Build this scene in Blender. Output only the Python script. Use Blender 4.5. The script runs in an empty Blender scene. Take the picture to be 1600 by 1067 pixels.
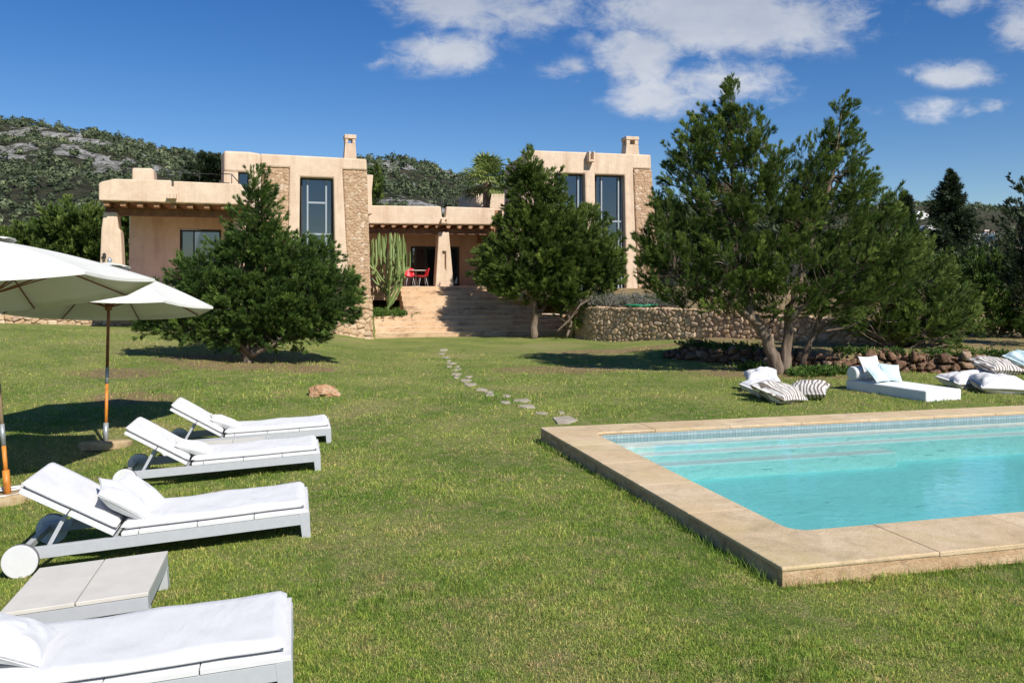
import bpy, bmesh, math, random
import numpy as np
from mathutils import Vector, Matrix, noise as mnoise
R = math.radians
random.seed(7); rng = np.random.default_rng(11)
S = bpy.context.scene
COL = S.collection
# ------------------------------------------------------------------ camera
FPX, HY, EYE = 1295.0, 445.0, 2.1
cam = bpy.data.cameras.new('camera'); co = bpy.data.objects.new('camera', cam); COL.objects.link(co)
co.location = (0, 0, EYE); co.rotation_euler = (R(90), 0, 0)
cam.sensor_width = 36; cam.lens = FPX/1600*36; cam.shift_y = -(533.5-HY)/1600
cam.clip_end = 6000; cam.clip_start = 0.05
S.camera = co
# ------------------------------------------------------------------ light
SUN_AZ = Vector((0.585, -0.81)).normalized()       # horizontal direction towards the sun
SUN_EL = R(43)
sl = bpy.data.lights.new('sun', 'SUN'); so = bpy.data.objects.new('sun', sl); COL.objects.link(so)
sl.energy = 4.9; sl.angle = R(0.5); sl.color = (1.0, 0.95, 0.86)
sd = Vector((SUN_AZ.x*math.cos(SUN_EL), SUN_AZ.y*math.cos(SUN_EL), math.sin(SUN_EL)))
so.rotation_euler = sd.to_track_quat('Z', 'Y').to_euler(); so.location = sd*40
W = bpy.data.worlds.new('World'); S.world = W; W.use_nodes = True
nt = W.node_tree; nt.nodes.clear()
def wn(t, **k):
    n = nt.nodes.new(t)
    for a, b in k.items(): setattr(n, a, b)
    return n
def wm(op, a, b=None, c=None, clamp=False):
    n = wn('ShaderNodeMath', operation=op); n.use_clamp = clamp
    for i, v in enumerate((a, b, c)):
        if v is None: continue
        if isinstance(v, (int, float)): n.inputs[i].default_value = v
        else: nt.links.new(v, n.inputs[i])
    return n.outputs[0]
sky = wn('ShaderNodeTexSky', sky_type='NISHITA'); sky.sun_disc = False
sky.sun_elevation = SUN_EL; sky.sun_rotation = math.atan2(SUN_AZ.x, SUN_AZ.y)
sky.air_density = 1.0; sky.dust_density = 0.15; sky.ozone_density = 3.0; sky.altitude = 200
hs = wn('ShaderNodeHueSaturation'); hs.inputs['Saturation'].default_value = 1.36; hs.inputs['Value'].default_value = 0.70; hs.inputs['Hue'].default_value = 0.512
nt.links.new(sky.outputs[0], hs.inputs['Color'])
tc = wn('ShaderNodeTexCoord'); sp = wn('ShaderNodeSeparateXYZ'); nt.links.new(tc.outputs['Generated'], sp.inputs[0])
yy = wm('MAXIMUM', sp.outputs[1], 0.02)
gx = wm('DIVIDE', sp.outputs[0], yy); gzz = wm('DIVIDE', sp.outputs[2], yy)     # direction on a plane one metre north
cv = wn('ShaderNodeCombineXYZ'); nt.links.new(gx, cv.inputs[0]); nt.links.new(wm('MULTIPLY', gzz, 1.7), cv.inputs[1])
def wnoise(scale, det, rough, dist=0.0, off=0.0):
    n = wn('ShaderNodeTexNoise'); n.inputs['Scale'].default_value = scale; n.inputs['Detail'].default_value = det
    n.inputs['Roughness'].default_value = rough; n.inputs['Distortion'].default_value = dist
    m = wn('ShaderNodeMapping'); m.inputs['Location'].default_value = (off, off*.7, off*.3)
    nt.links.new(cv.outputs[0], m.inputs[0]); nt.links.new(m.outputs[0], n.inputs[0]); return n.outputs[0]
big = wnoise(9, 9, 0.62, 0.4); fine = wnoise(30, 8, 0.65, 0.6, 3.0)
CL = [(700,78,78,30,1.0),(600,100,26,14,.6),(650,95,60,22,.7),(745,0,120,45,1.05),(850,15,90,40,.7),(1120,22,190,58,1.15),(1000,85,60,62,1.0),(1030,150,72,26,.95),
      (1130,132,100,34,1.0),(1190,115,50,26,.7),(885,105,48,20,.62),(1497,116,74,19,.85),(1455,172,80,17,.62),(1555,163,32,15,.68),(1592,45,42,42,.75),(1490,8,50,16,.7),(1300,10,60,30,.35)]
acc = None
for cx, cy, rx, ry, st in CL:
    dx = wm('MULTIPLY', wm('SUBTRACT', gx, (cx-800)/FPX), FPX/rx); dy = wm('MULTIPLY', wm('SUBTRACT', gzz, (HY-cy)/FPX), FPX/ry)
    d2 = wm('ADD', wm('MULTIPLY', dx, dx), wm('MULTIPLY', dy, dy))
    g = wm('MULTIPLY', wm('EXPONENT', wm('MULTIPLY', d2, -0.75)), st)
    acc = g if acc is None else wm('MAXIMUM', acc, g)
dens = wm('ADD', acc, wm('MULTIPLY', wm('MINIMUM', wm('MULTIPLY', acc, 3.0), 1.0), wm('ADD', wm('MULTIPLY', wm('SUBTRACT', big, .5), 1.7), wm('MULTIPLY', wm('SUBTRACT', fine, .5), 1.0))))
mr = wn('ShaderNodeMapRange'); mr.interpolation_type = 'SMOOTHSTEP'; nt.links.new(dens, mr.inputs[0]); mr.inputs[1].default_value = .16; mr.inputs[2].default_value = .95
front = wm('GREATER_THAN', sp.outputs[1], 0.05)
mask = wm('MULTIPLY', wm('MULTIPLY', mr.outputs[0], front), 0.93)
shn = wnoise(5, 6, 0.6, 0.2, 7.0)
gm = wn('ShaderNodeMapRange'); nt.links.new(wm('ADD', wm('MULTIPLY', gzz, 2.6), shn), gm.inputs[0]); gm.inputs[1].default_value = .95; gm.inputs[2].default_value = 1.5
cc = wn('ShaderNodeMixRGB'); nt.links.new(gm.outputs[0], cc.inputs[0]); cc.inputs[1].default_value = (5.2, 5.35, 5.7, 1); cc.inputs[2].default_value = (2.7, 3.1, 3.9, 1)
mx = wn('ShaderNodeMixRGB'); nt.links.new(mask, mx.inputs[0]); nt.links.new(hs.outputs[0], mx.inputs[1]); nt.links.new(cc.outputs[0], mx.inputs[2])
bg = wn('ShaderNodeBackground'); bg.inputs[1].default_value = 0.12; nt.links.new(mx.outputs[0], bg.inputs[0])
ow = wn('ShaderNodeOutputWorld'); nt.links.new(bg.outputs[0], ow.inputs[0])
S.view_settings.view_transform = 'Standard'; S.view_settings.look = 'None'; S.view_settings.gamma = 1; S.view_settings.exposure = 0.30
S.render.engine = 'CYCLES'; S.cycles.transparent_max_bounces = 12; S.cycles.max_bounces = 6; S.cycles.caustics_refractive = False; S.cycles.caustics_reflective = False

# ------------------------------------------------------------------ noise in numpy
def h2(ix, iy, s):
    n = (ix.astype(np.int64)*374761393 + iy.astype(np.int64)*668265263 + s*974711) & 0x7fffffff
    n = ((n ^ (n >> 13))*1274126177) & 0x7fffffff
    return ((n ^ (n >> 16)) & 0xffff)/65535.0
def vn(x, y, s=0):
    x = np.asarray(x, float); y = np.asarray(y, float)
    ix = np.floor(x); iy = np.floor(y); fx = x-ix; fy = y-iy
    fx = fx*fx*(3-2*fx); fy = fy*fy*(3-2*fy)
    a = h2(ix, iy, s); b = h2(ix+1, iy, s); c = h2(ix, iy+1, s); d = h2(ix+1, iy+1, s)
    return (a*(1-fx)+b*fx)*(1-fy)+(c*(1-fx)+d*fx)*fy
def fbm(x, y, o=4, s=0):
    t = 0; a = 1; n = 0
    for i in range(o):
        t = t+a*vn(np.asarray(x)*2**i, np.asarray(y)*2**i, s+i*17); n += a; a *= .5
    return t/n
def sm(t): t = np.clip(t, 0, 1); return t*t*(3-2*t)
# ------------------------------------------------------------------ terrain
def at(px, py, Y): return Vector(((px-800)/FPX*Y, Y, EYE-(py-HY)/FPX*Y))
def zat(py, Y): return EYE-(py-HY)/FPX*Y
WL = [(582,31.9,530,464),(497,30.9,518,474),(225,28.9,510,489),(0,28.0,505,478),(-300,27.2,502,470)]      # left dry wall: px, Y, base row, top row
WR = [(886,34.6,522,484),(905,32.6,526,482),(925,31.5,531,480),(1100,27.6,538,484),(1350,23.3,546,503),(1430,22.6,548,520)]
BK = [(1040,23.7),(1075,23.1),(1130,22.0),(1215,20.9),(1400,20.0),(1600,19.4),(2000,18.8)]
def ip(px, L, i): 
    Ls = sorted(L); return np.interp(px, [a[0] for a in Ls], [a[i] for a in Ls])
def zl(L, j): return [(a[0], zat(a[j], a[1])) for a in L]
WLb, WLt, WRb, WRt = zl(WL,2), zl(WL,3), zl(WR,2), zl(WR,3)
PTH = R(14.73); PA = Vector((1.913, 5.87)); PU = Vector((math.cos(PTH), math.sin(PTH))); PV = Vector((-math.sin(PTH), math.cos(PTH)))
PW, PL, CL_, CF = 5.97, 13.0, .59, .75             # pool outer depth, length, coping side / front widths
TR = Vector((-5.39, 31.95)); TH = R(14.2)          # villa frame
def gz(x, y):
    x = np.asarray(x, float); y = np.asarray(y, float)
    px = 800+FPX*x/np.maximum(y, 5.0)
    yl = ip(px, WL, 1); yr = ip(px, WR, 1); yb = ip(px, BK, 1)
    z = -.065*np.clip(-x-1.7, 0, 5)*(1-sm((y-8)/9))
    z = z-.16*np.exp(-((x+3.3)**2/14.+(y-11.8)**2/7.))
    lf = sm((600-px)/60)
    z = z+lf*np.interp(px, [a[0] for a in sorted(WLb)], [a[1] for a in sorted(WLb)])*sm((y-12)/(yl-12))
    z = z+(fbm(x*.35, y*.35, 2, 5)-.5)*.05*sm((y-8)/6)
    # strip between bank and right wall
    st = np.interp(px, [960, 1120, 1300], [0, .38, .42])
    z = np.where((px > 960) & (y > yb+.15), np.maximum(z, st), z)
    # behind the walls
    bl = (px < 580) & (y > yl+.22)
    tl = np.interp(px, [a[0] for a in sorted(WLt)], [a[1] for a in sorted(WLt)])-.1
    z = np.where(bl, tl+(1.96-tl)*sm((y-yl)/2.2), z)
    br = (px > 888) & (y > yr+.22)
    tr = np.interp(px, [a[0] for a in sorted(WRt)], [a[1] for a in sorted(WRt)])-.08
    e_ = sm((px-1380)/60); hi = tr+(1.95-tr)*sm((y-yr)/6); lo = .45+1.5*sm((y-yr-3)/22)
    z = np.where(br, hi*(1-e_)+lo*e_, z)
    mid = (px >= 580) & (px <= 888)
    ys = TR.y+.9+(x-TR.x)*math.tan(TH)
    z = np.where(mid & (y > ys+1.6), np.minimum(1.85, (y-ys-1.6)*.5), z)
    z = np.where(y > 60, 1.95+0*z, z)
    # pool pit under the coping
    a = (x-PA.x)*PU.x+(y-PA.y)*PU.y; b = (x-PA.x)*PV.x+(y-PA.y)*PV.y
    dout = np.hypot(np.maximum(np.maximum(-a, a-PL), 0), np.maximum(np.maximum(-b, b-PW), 0)); z = z-.045*(1-sm(dout/1.6))
    z = np.where((a > .14) & (a < PL-.14) & (b > .14) & (b < PW-.14), -2.6, z)
    return z
def g1(x, y): return float(gz(np.array([x]), np.array([y]))[0])
def gp(px, py):
    Y = 12.0
    for _ in range(40):
        Y = .5*Y+.5*FPX*(EYE-g1((px-800)/FPX*Y, Y))/(py-HY)
    return Vector(((px-800)/FPX*Y, Y, g1((px-800)/FPX*Y, Y)))
# ------------------------------------------------------------------ object helpers
def props(o, label=None, cat=None, group=None, kind=None):
    if label: o['label'] = label
    if cat: o['category'] = cat
    if group: o['group'] = group
    if kind: o['kind'] = kind
    return o
def empty(name, loc=(0,0,0), rz=0, label=None, cat=None, group=None):
    o = bpy.data.objects.new(name, None); COL.objects.link(o); o.location = loc; o.rotation_euler = (0,0,rz)
    o.empty_display_size = .2
    return props(o, label, cat, group)
def link(name, me, mat, parent=None, loc=None):
    o = bpy.data.objects.new(name, me); COL.objects.link(o)
    if mat:
        for m in (mat if isinstance(mat, (list, tuple)) else [mat]): me.materials.append(m)
    if parent:
        o.parent = parent
    if loc is not None: o.location = loc
    return o
def copy_tree(o, parent=None):
    c = o.copy(); COL.objects.link(c); c.parent = parent
    for ch in [x for x in bpy.data.objects if x.parent == o]: copy_tree(ch, c)
    return c
def npmesh(name, V, F, attr=None, smooth=False, fattr=None):
    """V (n,3); F (m,k) k=3|4"""
    me = bpy.data.meshes.new(name); V = np.asarray(V, np.float32); F = np.asarray(F, np.int32); k = F.shape[1]
    me.vertices.add(len(V)); me.vertices.foreach_set('co', V.ravel())
    me.loops.add(F.size); me.loops.foreach_set('vertex_index', F.ravel())
    me.polygons.add(len(F)); me.polygons.foreach_set('loop_start', np.arange(0, F.size, k, dtype=np.int32))
    me.polygons.foreach_set('loop_total', np.full(len(F), k, np.int32))
    if smooth: me.polygons.foreach_set('use_smooth', np.ones(len(F), bool))
    me.update(calc_edges=True)
    for n, d in (attr or {}).items():
        a = me.attributes.new(n, 'FLOAT', 'POINT'); a.data.foreach_set('value', np.asarray(d, np.float32).ravel())
    for n, d in (fattr or {}).items():
        a = me.attributes.new(n, 'FLOAT', 'FACE'); a.data.foreach_set('value', np.asarray(d, np.float32).ravel())
    return me
class MB:
    def __init__(s): s.bm = bmesh.new()
    def poly(s, pts): s.bm.faces.new([s.bm.verts.new(p) for p in pts])
    def prism(s, A, B):
        """A, B: matching loops of points"""
        a = [s.bm.verts.new(p) for p in A]; b = [s.bm.verts.new(p) for p in B]; n = len(a)
        s.bm.faces.new(a); s.bm.faces.new(b[::-1])
        for i in range(n): s.bm.faces.new((a[i], b[i], b[(i+1) % n], a[(i+1) % n]))
    def box(s, x0, x1, y0, y1, z0, z1, M=None):
        A = [Vector(p) for p in ((x0,y0,z0),(x1,y0,z0),(x1,y1,z0),(x0,y1,z0))]; B = [Vector((p.x,p.y,z1)) for p in A]
        if M: A = [M @ p for p in A]; B = [M @ p for p in B]
        s.prism(A, B)
    def tube(s, P, Rr, n=8, cap=True):
        P = [Vector(p) for p in P]; rings = []
        for i, p in enumerate(P):
            d = (P[min(i+1, len(P)-1)]-P[max(i-1, 0)]).normalized()
            u = d.cross(Vector((0,0,1)) if abs(d.z) < .95 else Vector((1,0,0))).normalized(); v = d.cross(u)
            r = Rr[i] if isinstance(Rr, (list, tuple)) else Rr
            rings.append([s.bm.verts.new(p+u*math.cos(2*math.pi*k/n)*r+v*math.sin(2*math.pi*k/n)*r) for k in range(n)])
        for a, b in zip(rings, rings[1:]):
            for k in range(n): f = s.bm.faces.new((a[k], a[(k+1) % n], b[(k+1) % n], b[k])); f.smooth = True
        if cap: s.bm.faces.new(rings[0][::-1]); s.bm.faces.new(rings[-1])
    def fpoly(s, F, pts, b0, b1):
        az = [F.pt(px, py, b0) for px, py in pts]
        s.prism([F.p(a, b0, z) for a, z in az], [F.p(a, b1, z) for a, z in az])
    def fbox(s, F, a0, a1, b0, b1, z0, z1):
        s.prism([F.p(a, b, z0) for a, b in ((a0,b0),(a1,b0),(a1,b1),(a0,b1))], [F.p(a, b, z1) for a, b in ((a0,b0),(a1,b0),(a1,b1),(a0,b1))])
    def build(s, name, mat, parent=None, bevel=0, seg=2, smooth=False, origin=None, subd=0):
        bmesh.ops.recalc_face_normals(s.bm, faces=s.bm.faces)
        me = bpy.data.meshes.new(name)
        if smooth:
            for f in s.bm.faces: f.smooth = True
        if origin is not None: bmesh.ops.translate(s.bm, verts=s.bm.verts, vec=-Vector(origin))
        s.bm.to_mesh(me); s.bm.free()
        o = link(name, me, mat, parent, origin)
        if bevel:
            m = o.modifiers.new('bevel', 'BEVEL'); m.width = bevel; m.segments = seg; m.limit_method = 'ANGLE'; m.angle_limit = R(35)
        if subd:
            m = o.modifiers.new('sub', 'SUBSURF'); m.levels = subd; m.render_levels = subd
        return o
class Frame:
    def __init__(s, O, th): s.O = O; s.u = Vector((math.cos(th), math.sin(th))); s.v = Vector((-math.sin(th), math.cos(th)))
    def p(s, a, b, z): q = s.O+s.u*a+s.v*b; return Vector((q.x, q.y, z))
    def a_at(s, px, b):
        k = (px-800)/FPX; q = s.O+s.v*b
        return (k*q.y-q.x)/(s.u.x-k*s.u.y)
    def pt(s, px, py, b):
        a = s.a_at(px, b); return a, zat(py, s.p(a, b, 0).y)
# ------------------------------------------------------------------ materials
class MT:
    def __init__(s, name):
        s.m = bpy.data.materials.new(name); s.m.use_nodes = True; s.t = s.m.node_tree; s.b = s.t.nodes['Principled BSDF']; s.out = s.t.nodes['Material Output']
        s.co = s.n('ShaderNodeTexCoord').outputs['Object']
    def n(s, t, **k):
        x = s.t.nodes.new(t)
        for a, b in k.items(): setattr(x, a, b)
        return x
    def l(s, a, b): s.t.links.new(a, b)
    def noise(s, scale, det=4, rough=.55, dist=0, sc=None):
        n = s.n('ShaderNodeTexNoise'); n.inputs['Scale'].default_value = scale; n.inputs['Detail'].default_value = det; n.inputs['Roughness'].default_value = rough; n.inputs['Distortion'].default_value = dist
        c = s.co
        if sc: mp = s.n('ShaderNodeMapping'); mp.inputs['Scale'].default_value = sc; s.l(c, mp.inputs[0]); c = mp.outputs[0]
        s.l(c, n.inputs['Vector']); return n.outputs[0]
    def attr(s, name): n = s.n('ShaderNodeAttribute'); n.attribute_name = name; return n.outputs['Fac']
    def ramp(s, fac, stops):
        n = s.n('ShaderNodeValToRGB'); s.l(fac, n.inputs[0]); e = n.color_ramp.elements
        while len(e) < len(stops): e.new(.5)
        for i, (p, c) in enumerate(stops): e[i].position = p; e[i].color = (*c, 1)
        return n.outputs[0]
    def mix(s, f, a, b, mode='MIX'):
        n = s.n('ShaderNodeMixRGB', blend_type=mode)
        for i, v in enumerate((f, a, b)):
            if isinstance(v, (int, float)): n.inputs[i].default_value = v
            elif isinstance(v, tuple): n.inputs[i].default_value = (*v, 1)
            else: s.l(v, n.inputs[i])
        return n.outputs[0]
    def math(s, op, a, b=0., clamp=False):
        n = s.n('ShaderNodeMath', operation=op); n.use_clamp = clamp
        for i, v in enumerate((a, b)):
            if isinstance(v, (int, float)): n.inputs[i].default_value = v
            else: s.l(v, n.inputs[i])
        return n.outputs[0]
    def rng(s, v, a, b, c=0., d=1.):
        n = s.n('ShaderNodeMapRange'); s.l(v, n.inputs[0])
        for i, x in enumerate((a, b, c, d)): n.inputs[i+1].default_value = x
        return n.outputs[0]
    def col(s, c):
        if isinstance(c, tuple): s.b.inputs['Base Color'].default_value = (*c, 1)
        else: s.l(c, s.b.inputs['Base Color'])
    def bump(s, h, dist=.01, st=1.):
        n = s.n('ShaderNodeBump'); n.inputs['Distance'].default_value = dist; n.inputs['Strength'].default_value = st; s.l(h, n.inputs['Height']); s.l(n.outputs[0], s.b.inputs['Normal']); return n.outputs[0]
    def set(s, rough=.8, spec=.3, metal=0.):
        s.b.inputs['Roughness'].default_value = rough; s.b.inputs['Specular IOR Level'].default_value = spec; s.b.inputs['Metallic'].default_value = metal; return s
def simple(name, c, rough=.6, spec=.4, metal=0, var=.12, scale=20, bump=0, bs=60):
    m = MT(name); m.set(rough, spec, metal)
    d = tuple(x*(1-var) for x in c); e = tuple(min(1, x*(1+var)) for x in c)
    m.col(m.mix(m.rng(m.noise(scale, 4), .3, .7), d, e))
    if bump: m.bump(m.noise(bs, 3), bump)
    return m.m
def mat_plaster(name, c, c2):
    m = MT(name).set(.9, .15)
    a = m.mix(m.rng(m.noise(.7, 6, .6), .35, .7), c, c2)
    a = m.mix(m.rng(m.noise(3.5, 6, .7, .5), .42, .72, 0, .5), a, tuple(x*.8 for x in c))
    st = m.rng(m.noise(2.2, 4, .7, 0, (1, 1, .12)),   .48, .70, 0, .65)
    a = m.mix(st, a, tuple(x*y for x, y in zip(c, (.72, .66, .62))))
    m.col(a); h = m.math('ADD', m.noise(3, 4), m.math('MULTIPLY', m.noise(28, 4), .35)); m.bump(h, .035, .6)
    return m.m
M = {}
M['plaster'] = mat_plaster('ochre_plaster', (.63, .475, .345), (.71, .565, .43))
M['plaster_shade'] = mat_plaster('lifted_shade_plaster', (.68, .47, .36), (.74, .53, .42))  # lighter, pinker copy of the plaster; brightens the porch shade by colour
def mat_stone(name, stops, gap, jn=3.0):
    m = MT(name).set(.92, .15)
    a = m.ramp(m.attr('tone'), stops)
    a = m.mix(m.rng(m.noise(9, 5, .65), .35, .7, 0, .55), a, m.mix(1., a, (.62, .52, .45), 'MULTIPLY'))
    a = m.mix(m.rng(m.noise(26, 4, .7), .5, .8, 0, .5), a, (.62, .54, .44))
    a = m.mix(m.attr('gap'), a, gap)
    m.col(a); m.bump(m.noise(35, 5, .7), .012, .8); return m.m
STO = [(0,(.40,.27,.16)),(.25,(.56,.41,.26)),(.5,(.50,.34,.20)),(.75,(.66,.51,.35)),(1,(.45,.32,.22))]
M['rubble'] = mat_stone('rubble_stone', STO, (.22,.14,.085))
M['masonry'] = mat_stone('masonry_stone', [(0,(.42,.27,.17)),(.3,(.52,.36,.23)),(.6,(.45,.29,.18)),(.9,(.58,.43,.30)),(1,(.66,.54,.42))], (.36,.25,.16))
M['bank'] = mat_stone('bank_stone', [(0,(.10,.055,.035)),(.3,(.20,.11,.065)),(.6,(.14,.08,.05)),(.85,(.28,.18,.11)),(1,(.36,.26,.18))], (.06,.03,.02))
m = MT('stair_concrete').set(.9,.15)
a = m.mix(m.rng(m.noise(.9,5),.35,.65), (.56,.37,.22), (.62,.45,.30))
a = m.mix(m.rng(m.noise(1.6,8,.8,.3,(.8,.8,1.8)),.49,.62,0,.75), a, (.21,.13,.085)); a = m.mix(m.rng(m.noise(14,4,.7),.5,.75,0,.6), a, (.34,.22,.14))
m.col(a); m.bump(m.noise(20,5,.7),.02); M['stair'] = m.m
M['tread'] = simple('sunlit_tread_stone', (.78,.62,.45), .9, .15, var=.16, scale=2.5, bump=.01)  # paler than the risers: sunlit look of the tread tops put into the colour
m = MT('coping_stone').set(.85,.2)
a = m.mix(m.rng(m.noise(1.1,5),.35,.65), (.61,.46,.28), (.68,.54,.37))
a = m.mix(m.rng(m.noise(5,5,.7),.45,.75,0,.6), a, (.5,.38,.22)); a = m.mix(m.rng(m.noise(60,3,.6),.55,.7,0,.45), a, (.38,.29,.18))
a = m.mix(m.rng(m.noise(.8,6,.7,1.2),.53,.66,0,.55), a, (.50,.42,.19)); a = m.mix(m.rng(m.noise(2.3,7,.75,.6),.50,.64,0,.6), a, (.40,.31,.2))
oi = m.n('ShaderNodeObjectInfo').outputs['Random']; a = m.mix(m.rng(oi,0,1,0,.5), a, m.mix(1., a, (.80,.76,.70), 'MULTIPLY'))
m.col(a); m.bump(m.math('ADD', m.noise(45,5,.7), m.noise(8,3)),.008); M['coping'] = m.m
m = MT('coping_side').set(.9,.15)
a = m.mix(m.rng(m.noise(3,6,.7,0,(1,1,3)),.35,.65), (.44,.28,.15), (.6,.44,.28)); a = m.mix(m.rng(m.noise(9,5,.7),.5,.7,0,.7), a, (.25,.17,.1)); m.col(a); m.bump(m.noise(30,5,.7),.015); M['coping_side'] = m.m
# pool lining: small mosaic
def mosaic(name, c1, c2, grout, sc=.028):
    m = MT(name).set(.35,.5)
    b = m.n('ShaderNodeTexBrick'); b.offset = 0; b.inputs['Scale'].default_value = 1; b.inputs['Brick Width'].default_value = sc; b.inputs['Row Height'].default_value = sc; b.inputs['Mortar Size'].default_value = sc*.07
    b.inputs['Color1'].default_value = (*c1,1); b.inputs['Color2'].default_value = (*c2,1); b.inputs['Mortar'].default_value = (*grout,1); b.inputs['Bias'].default_value = 0
    g = m.n('ShaderNodeNewGeometry'); s_ = m.n('ShaderNodeSeparateXYZ'); m.l(g.outputs['Position'], s_.inputs[0])
    # along-edge coordinate and height
    al = m.math('ADD', m.math('MULTIPLY', s_.outputs[0], PU.x), m.math('MULTIPLY', s_.outputs[1], PU.y))
    cb = m.n('ShaderNodeCombineXYZ'); m.l(al, cb.inputs[0]); m.l(s_.outputs[2], cb.inputs[1]); m.l(cb.outputs[0], b.inputs[0])
    m.col(b.outputs[0]); return m.m
M['band'] = mosaic('tile_band', (.22,.31,.33),(.30,.39,.40),(.15,.19,.2), .05)  # tile tones darkened so the colour carries the band's grey-blue shadow
M['lining'] = simple('pool_lining', (.26,.72,.73), .5, .3, var=.06, scale=1.2)
M['riser'] = simple('pool_step_riser', (.40,.70,.70), .5, .3, var=.05)
M['poolstep'] = simple('pool_step_paint', (.86,.90,.88), .5, .3, var=.05, scale=1.5)
M['poolstep_grey'] = simple('pool_step_worn', (.64,.74,.73), .5, .3, var=.05, scale=1.5)
m = MT('pool_water'); t = m.t
gl = m.n('ShaderNodeBsdfGlossy'); gl.inputs['Roughness'].default_value = .03; gl.inputs['Color'].default_value = (1,1,1,1)
tr = m.n('ShaderNodeBsdfTransparent'); tr.inputs['Color'].default_value = (.84,.965,.98,1)
fr = m.n('ShaderNodeFresnel'); fr.inputs['IOR'].default_value = 1.33
bn = m.n('ShaderNodeBump'); bn.inputs['Distance'].default_value = .005; bn.inputs['Strength'].default_value = .45
m.l(m.math('ADD', m.noise(5,3,.5,.6,(1,1.6,1)), m.math('MULTIPLY', m.noise(16,3,.5,.5), .3)), bn.inputs['Height'])
m.l(bn.outputs[0], gl.inputs['Normal']); m.l(bn.outputs[0], fr.inputs['Normal'])
ms = m.n('ShaderNodeMixShader'); m.l(fr.outputs[0], ms.inputs[0]); m.l(tr.outputs[0], ms.inputs[1]); m.l(gl.outputs[0], ms.inputs[2]); m.l(ms.outputs[0], m.out.inputs[0]); M['water'] = m.m
def mat_glass(name, tint, ior=1.7):
    m = MT(name); gl = m.n('ShaderNodeBsdfGlossy'); gl.inputs['Roughness'].default_value = .01
    tr = m.n('ShaderNodeBsdfTransparent'); tr.inputs['Color'].default_value = (*tint,1); fr = m.n('ShaderNodeFresnel'); fr.inputs['IOR'].default_value = ior
    ms = m.n('ShaderNodeMixShader'); m.l(m.math('ADD', fr.outputs[0], .07), ms.inputs[0]); m.l(tr.outputs[0], ms.inputs[1]); m.l(gl.outputs[0], ms.inputs[2]); m.l(ms.outputs[0], m.out.inputs[0]); return m.m
M['glass'] = mat_glass('window_glass', (.42,.48,.55))
# lawn
def lawn_color(m, c):
    old = m.co; m.co = c
    a = m.mix(m.rng(m.noise(.55,5,.6),.38,.62), (.16,.25,.04), (.34,.385,.09))
    dry = m.rng(m.noise(.28,6,.62,.4),.52,.66,0,.75); a = m.mix(dry, a, (.44,.37,.17))
    a = m.mix(m.rng(m.noise(6,5,.7),.48,.66,0,.7), a, (.47,.39,.20)); a = m.mix(m.rng(m.noise(1.7,5,.7),.53,.70,0,.6), a, (.45,.32,.19))
    m.co = old; return a
m = MT('lawn_turf').set(.95,.1)
g_ = m.n('ShaderNodeNewGeometry').outputs['Position']
a = lawn_color(m, g_)
s_ = m.n('ShaderNodeSeparateXYZ'); m.l(g_, s_.inputs[0])
f1 = m.noise(22,5,.75); f2 = m.noise(75,4,.7)
a = m.mix(m.rng(f1,.42,.62,0,.6), a, (.10,.15,.03)); a = m.mix(m.rng(f2,.5,.68,0,.5), a, (.36,.37,.15))
# past the garden the soil is dry and scrubby
fm = m.rng(s_.outputs[2], .98, 1.25); soil = m.mix(m.rng(m.noise(.6,6,.7),.4,.6), (.15,.12,.06), (.08,.10,.035)); a = m.mix(fm, a, soil)
xs = m.math('MULTIPLY', m.rng(s_.outputs[2], .2, .34), m.rng(s_.outputs[0], 0, 2)); a = m.mix(xs, a, m.mix(m.rng(m.noise(1.5,5,.7),.4,.6), (.40,.29,.17), (.26,.2,.09)))
# worn earth patches at the foot of the trees
def patch(cx, cy, r, rx=1.0):
    dx = m.math('DIVIDE', m.math('SUBTRACT', s_.outputs[0], cx), r*rx); dy = m.math('DIVIDE', m.math('SUBTRACT', s_.outputs[1], cy), r)
    d = m.math('SQRT', m.math('ADD', m.math('MULTIPLY', dx, dx), m.math('MULTIPLY', dy, dy)))
    return m.rng(m.math('ADD', d, m.math('MULTIPLY', m.math('SUBTRACT', m.noise(2.2,4,.7), .5), 1.6)), .75, 1.15, .85, 0)
PATCH = [(-6.7,20.4,1.6,1.3),(-4.9,19.3,.55,1.4),(-8.5,17.9,.7,1.7),(6.2,19.8,1.5,1.4),(3.3,25.9,1.0,2.4),(-7.0,15.2,.6,1.4),(1.05,20.5,1.0,1.6)]
for q in PATCH: a = m.mix(patch(*q), a, (.33,.215,.13))
m.col(a); m.bump(m.math('ADD', f1, m.math('MULTIPLY', f2, .8)), .05, 1.); M['lawn'] = m.m
m = MT('grass_blade').set(.75,.2)
base = lawn_color(m, m.n('ShaderNodeNewGeometry').outputs['Position'])
tn = m.attr('tone'); a = m.mix(1., base, m.ramp(tn, [(0,(.4,.6,.45)),(.3,(.8,1.0,.7)),(.55,(1.2,1.3,1.0)),(.75,(2.0,1.75,1.7)),(1,(2.2,1.6,1.7))]), 'MULTIPLY')
m.col(a); tl = m.n('ShaderNodeBsdfTranslucent'); m.l(a, tl.inputs[0]); ms = m.n('ShaderNodeMixShader'); ms.inputs[0].default_value = .3; m.l(m.b.outputs[0], ms.inputs[1]); m.l(tl.outputs[0], ms.inputs[2]); m.l(ms.outputs[0], m.out.inputs[0]); M['blade'] = m.m
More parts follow.
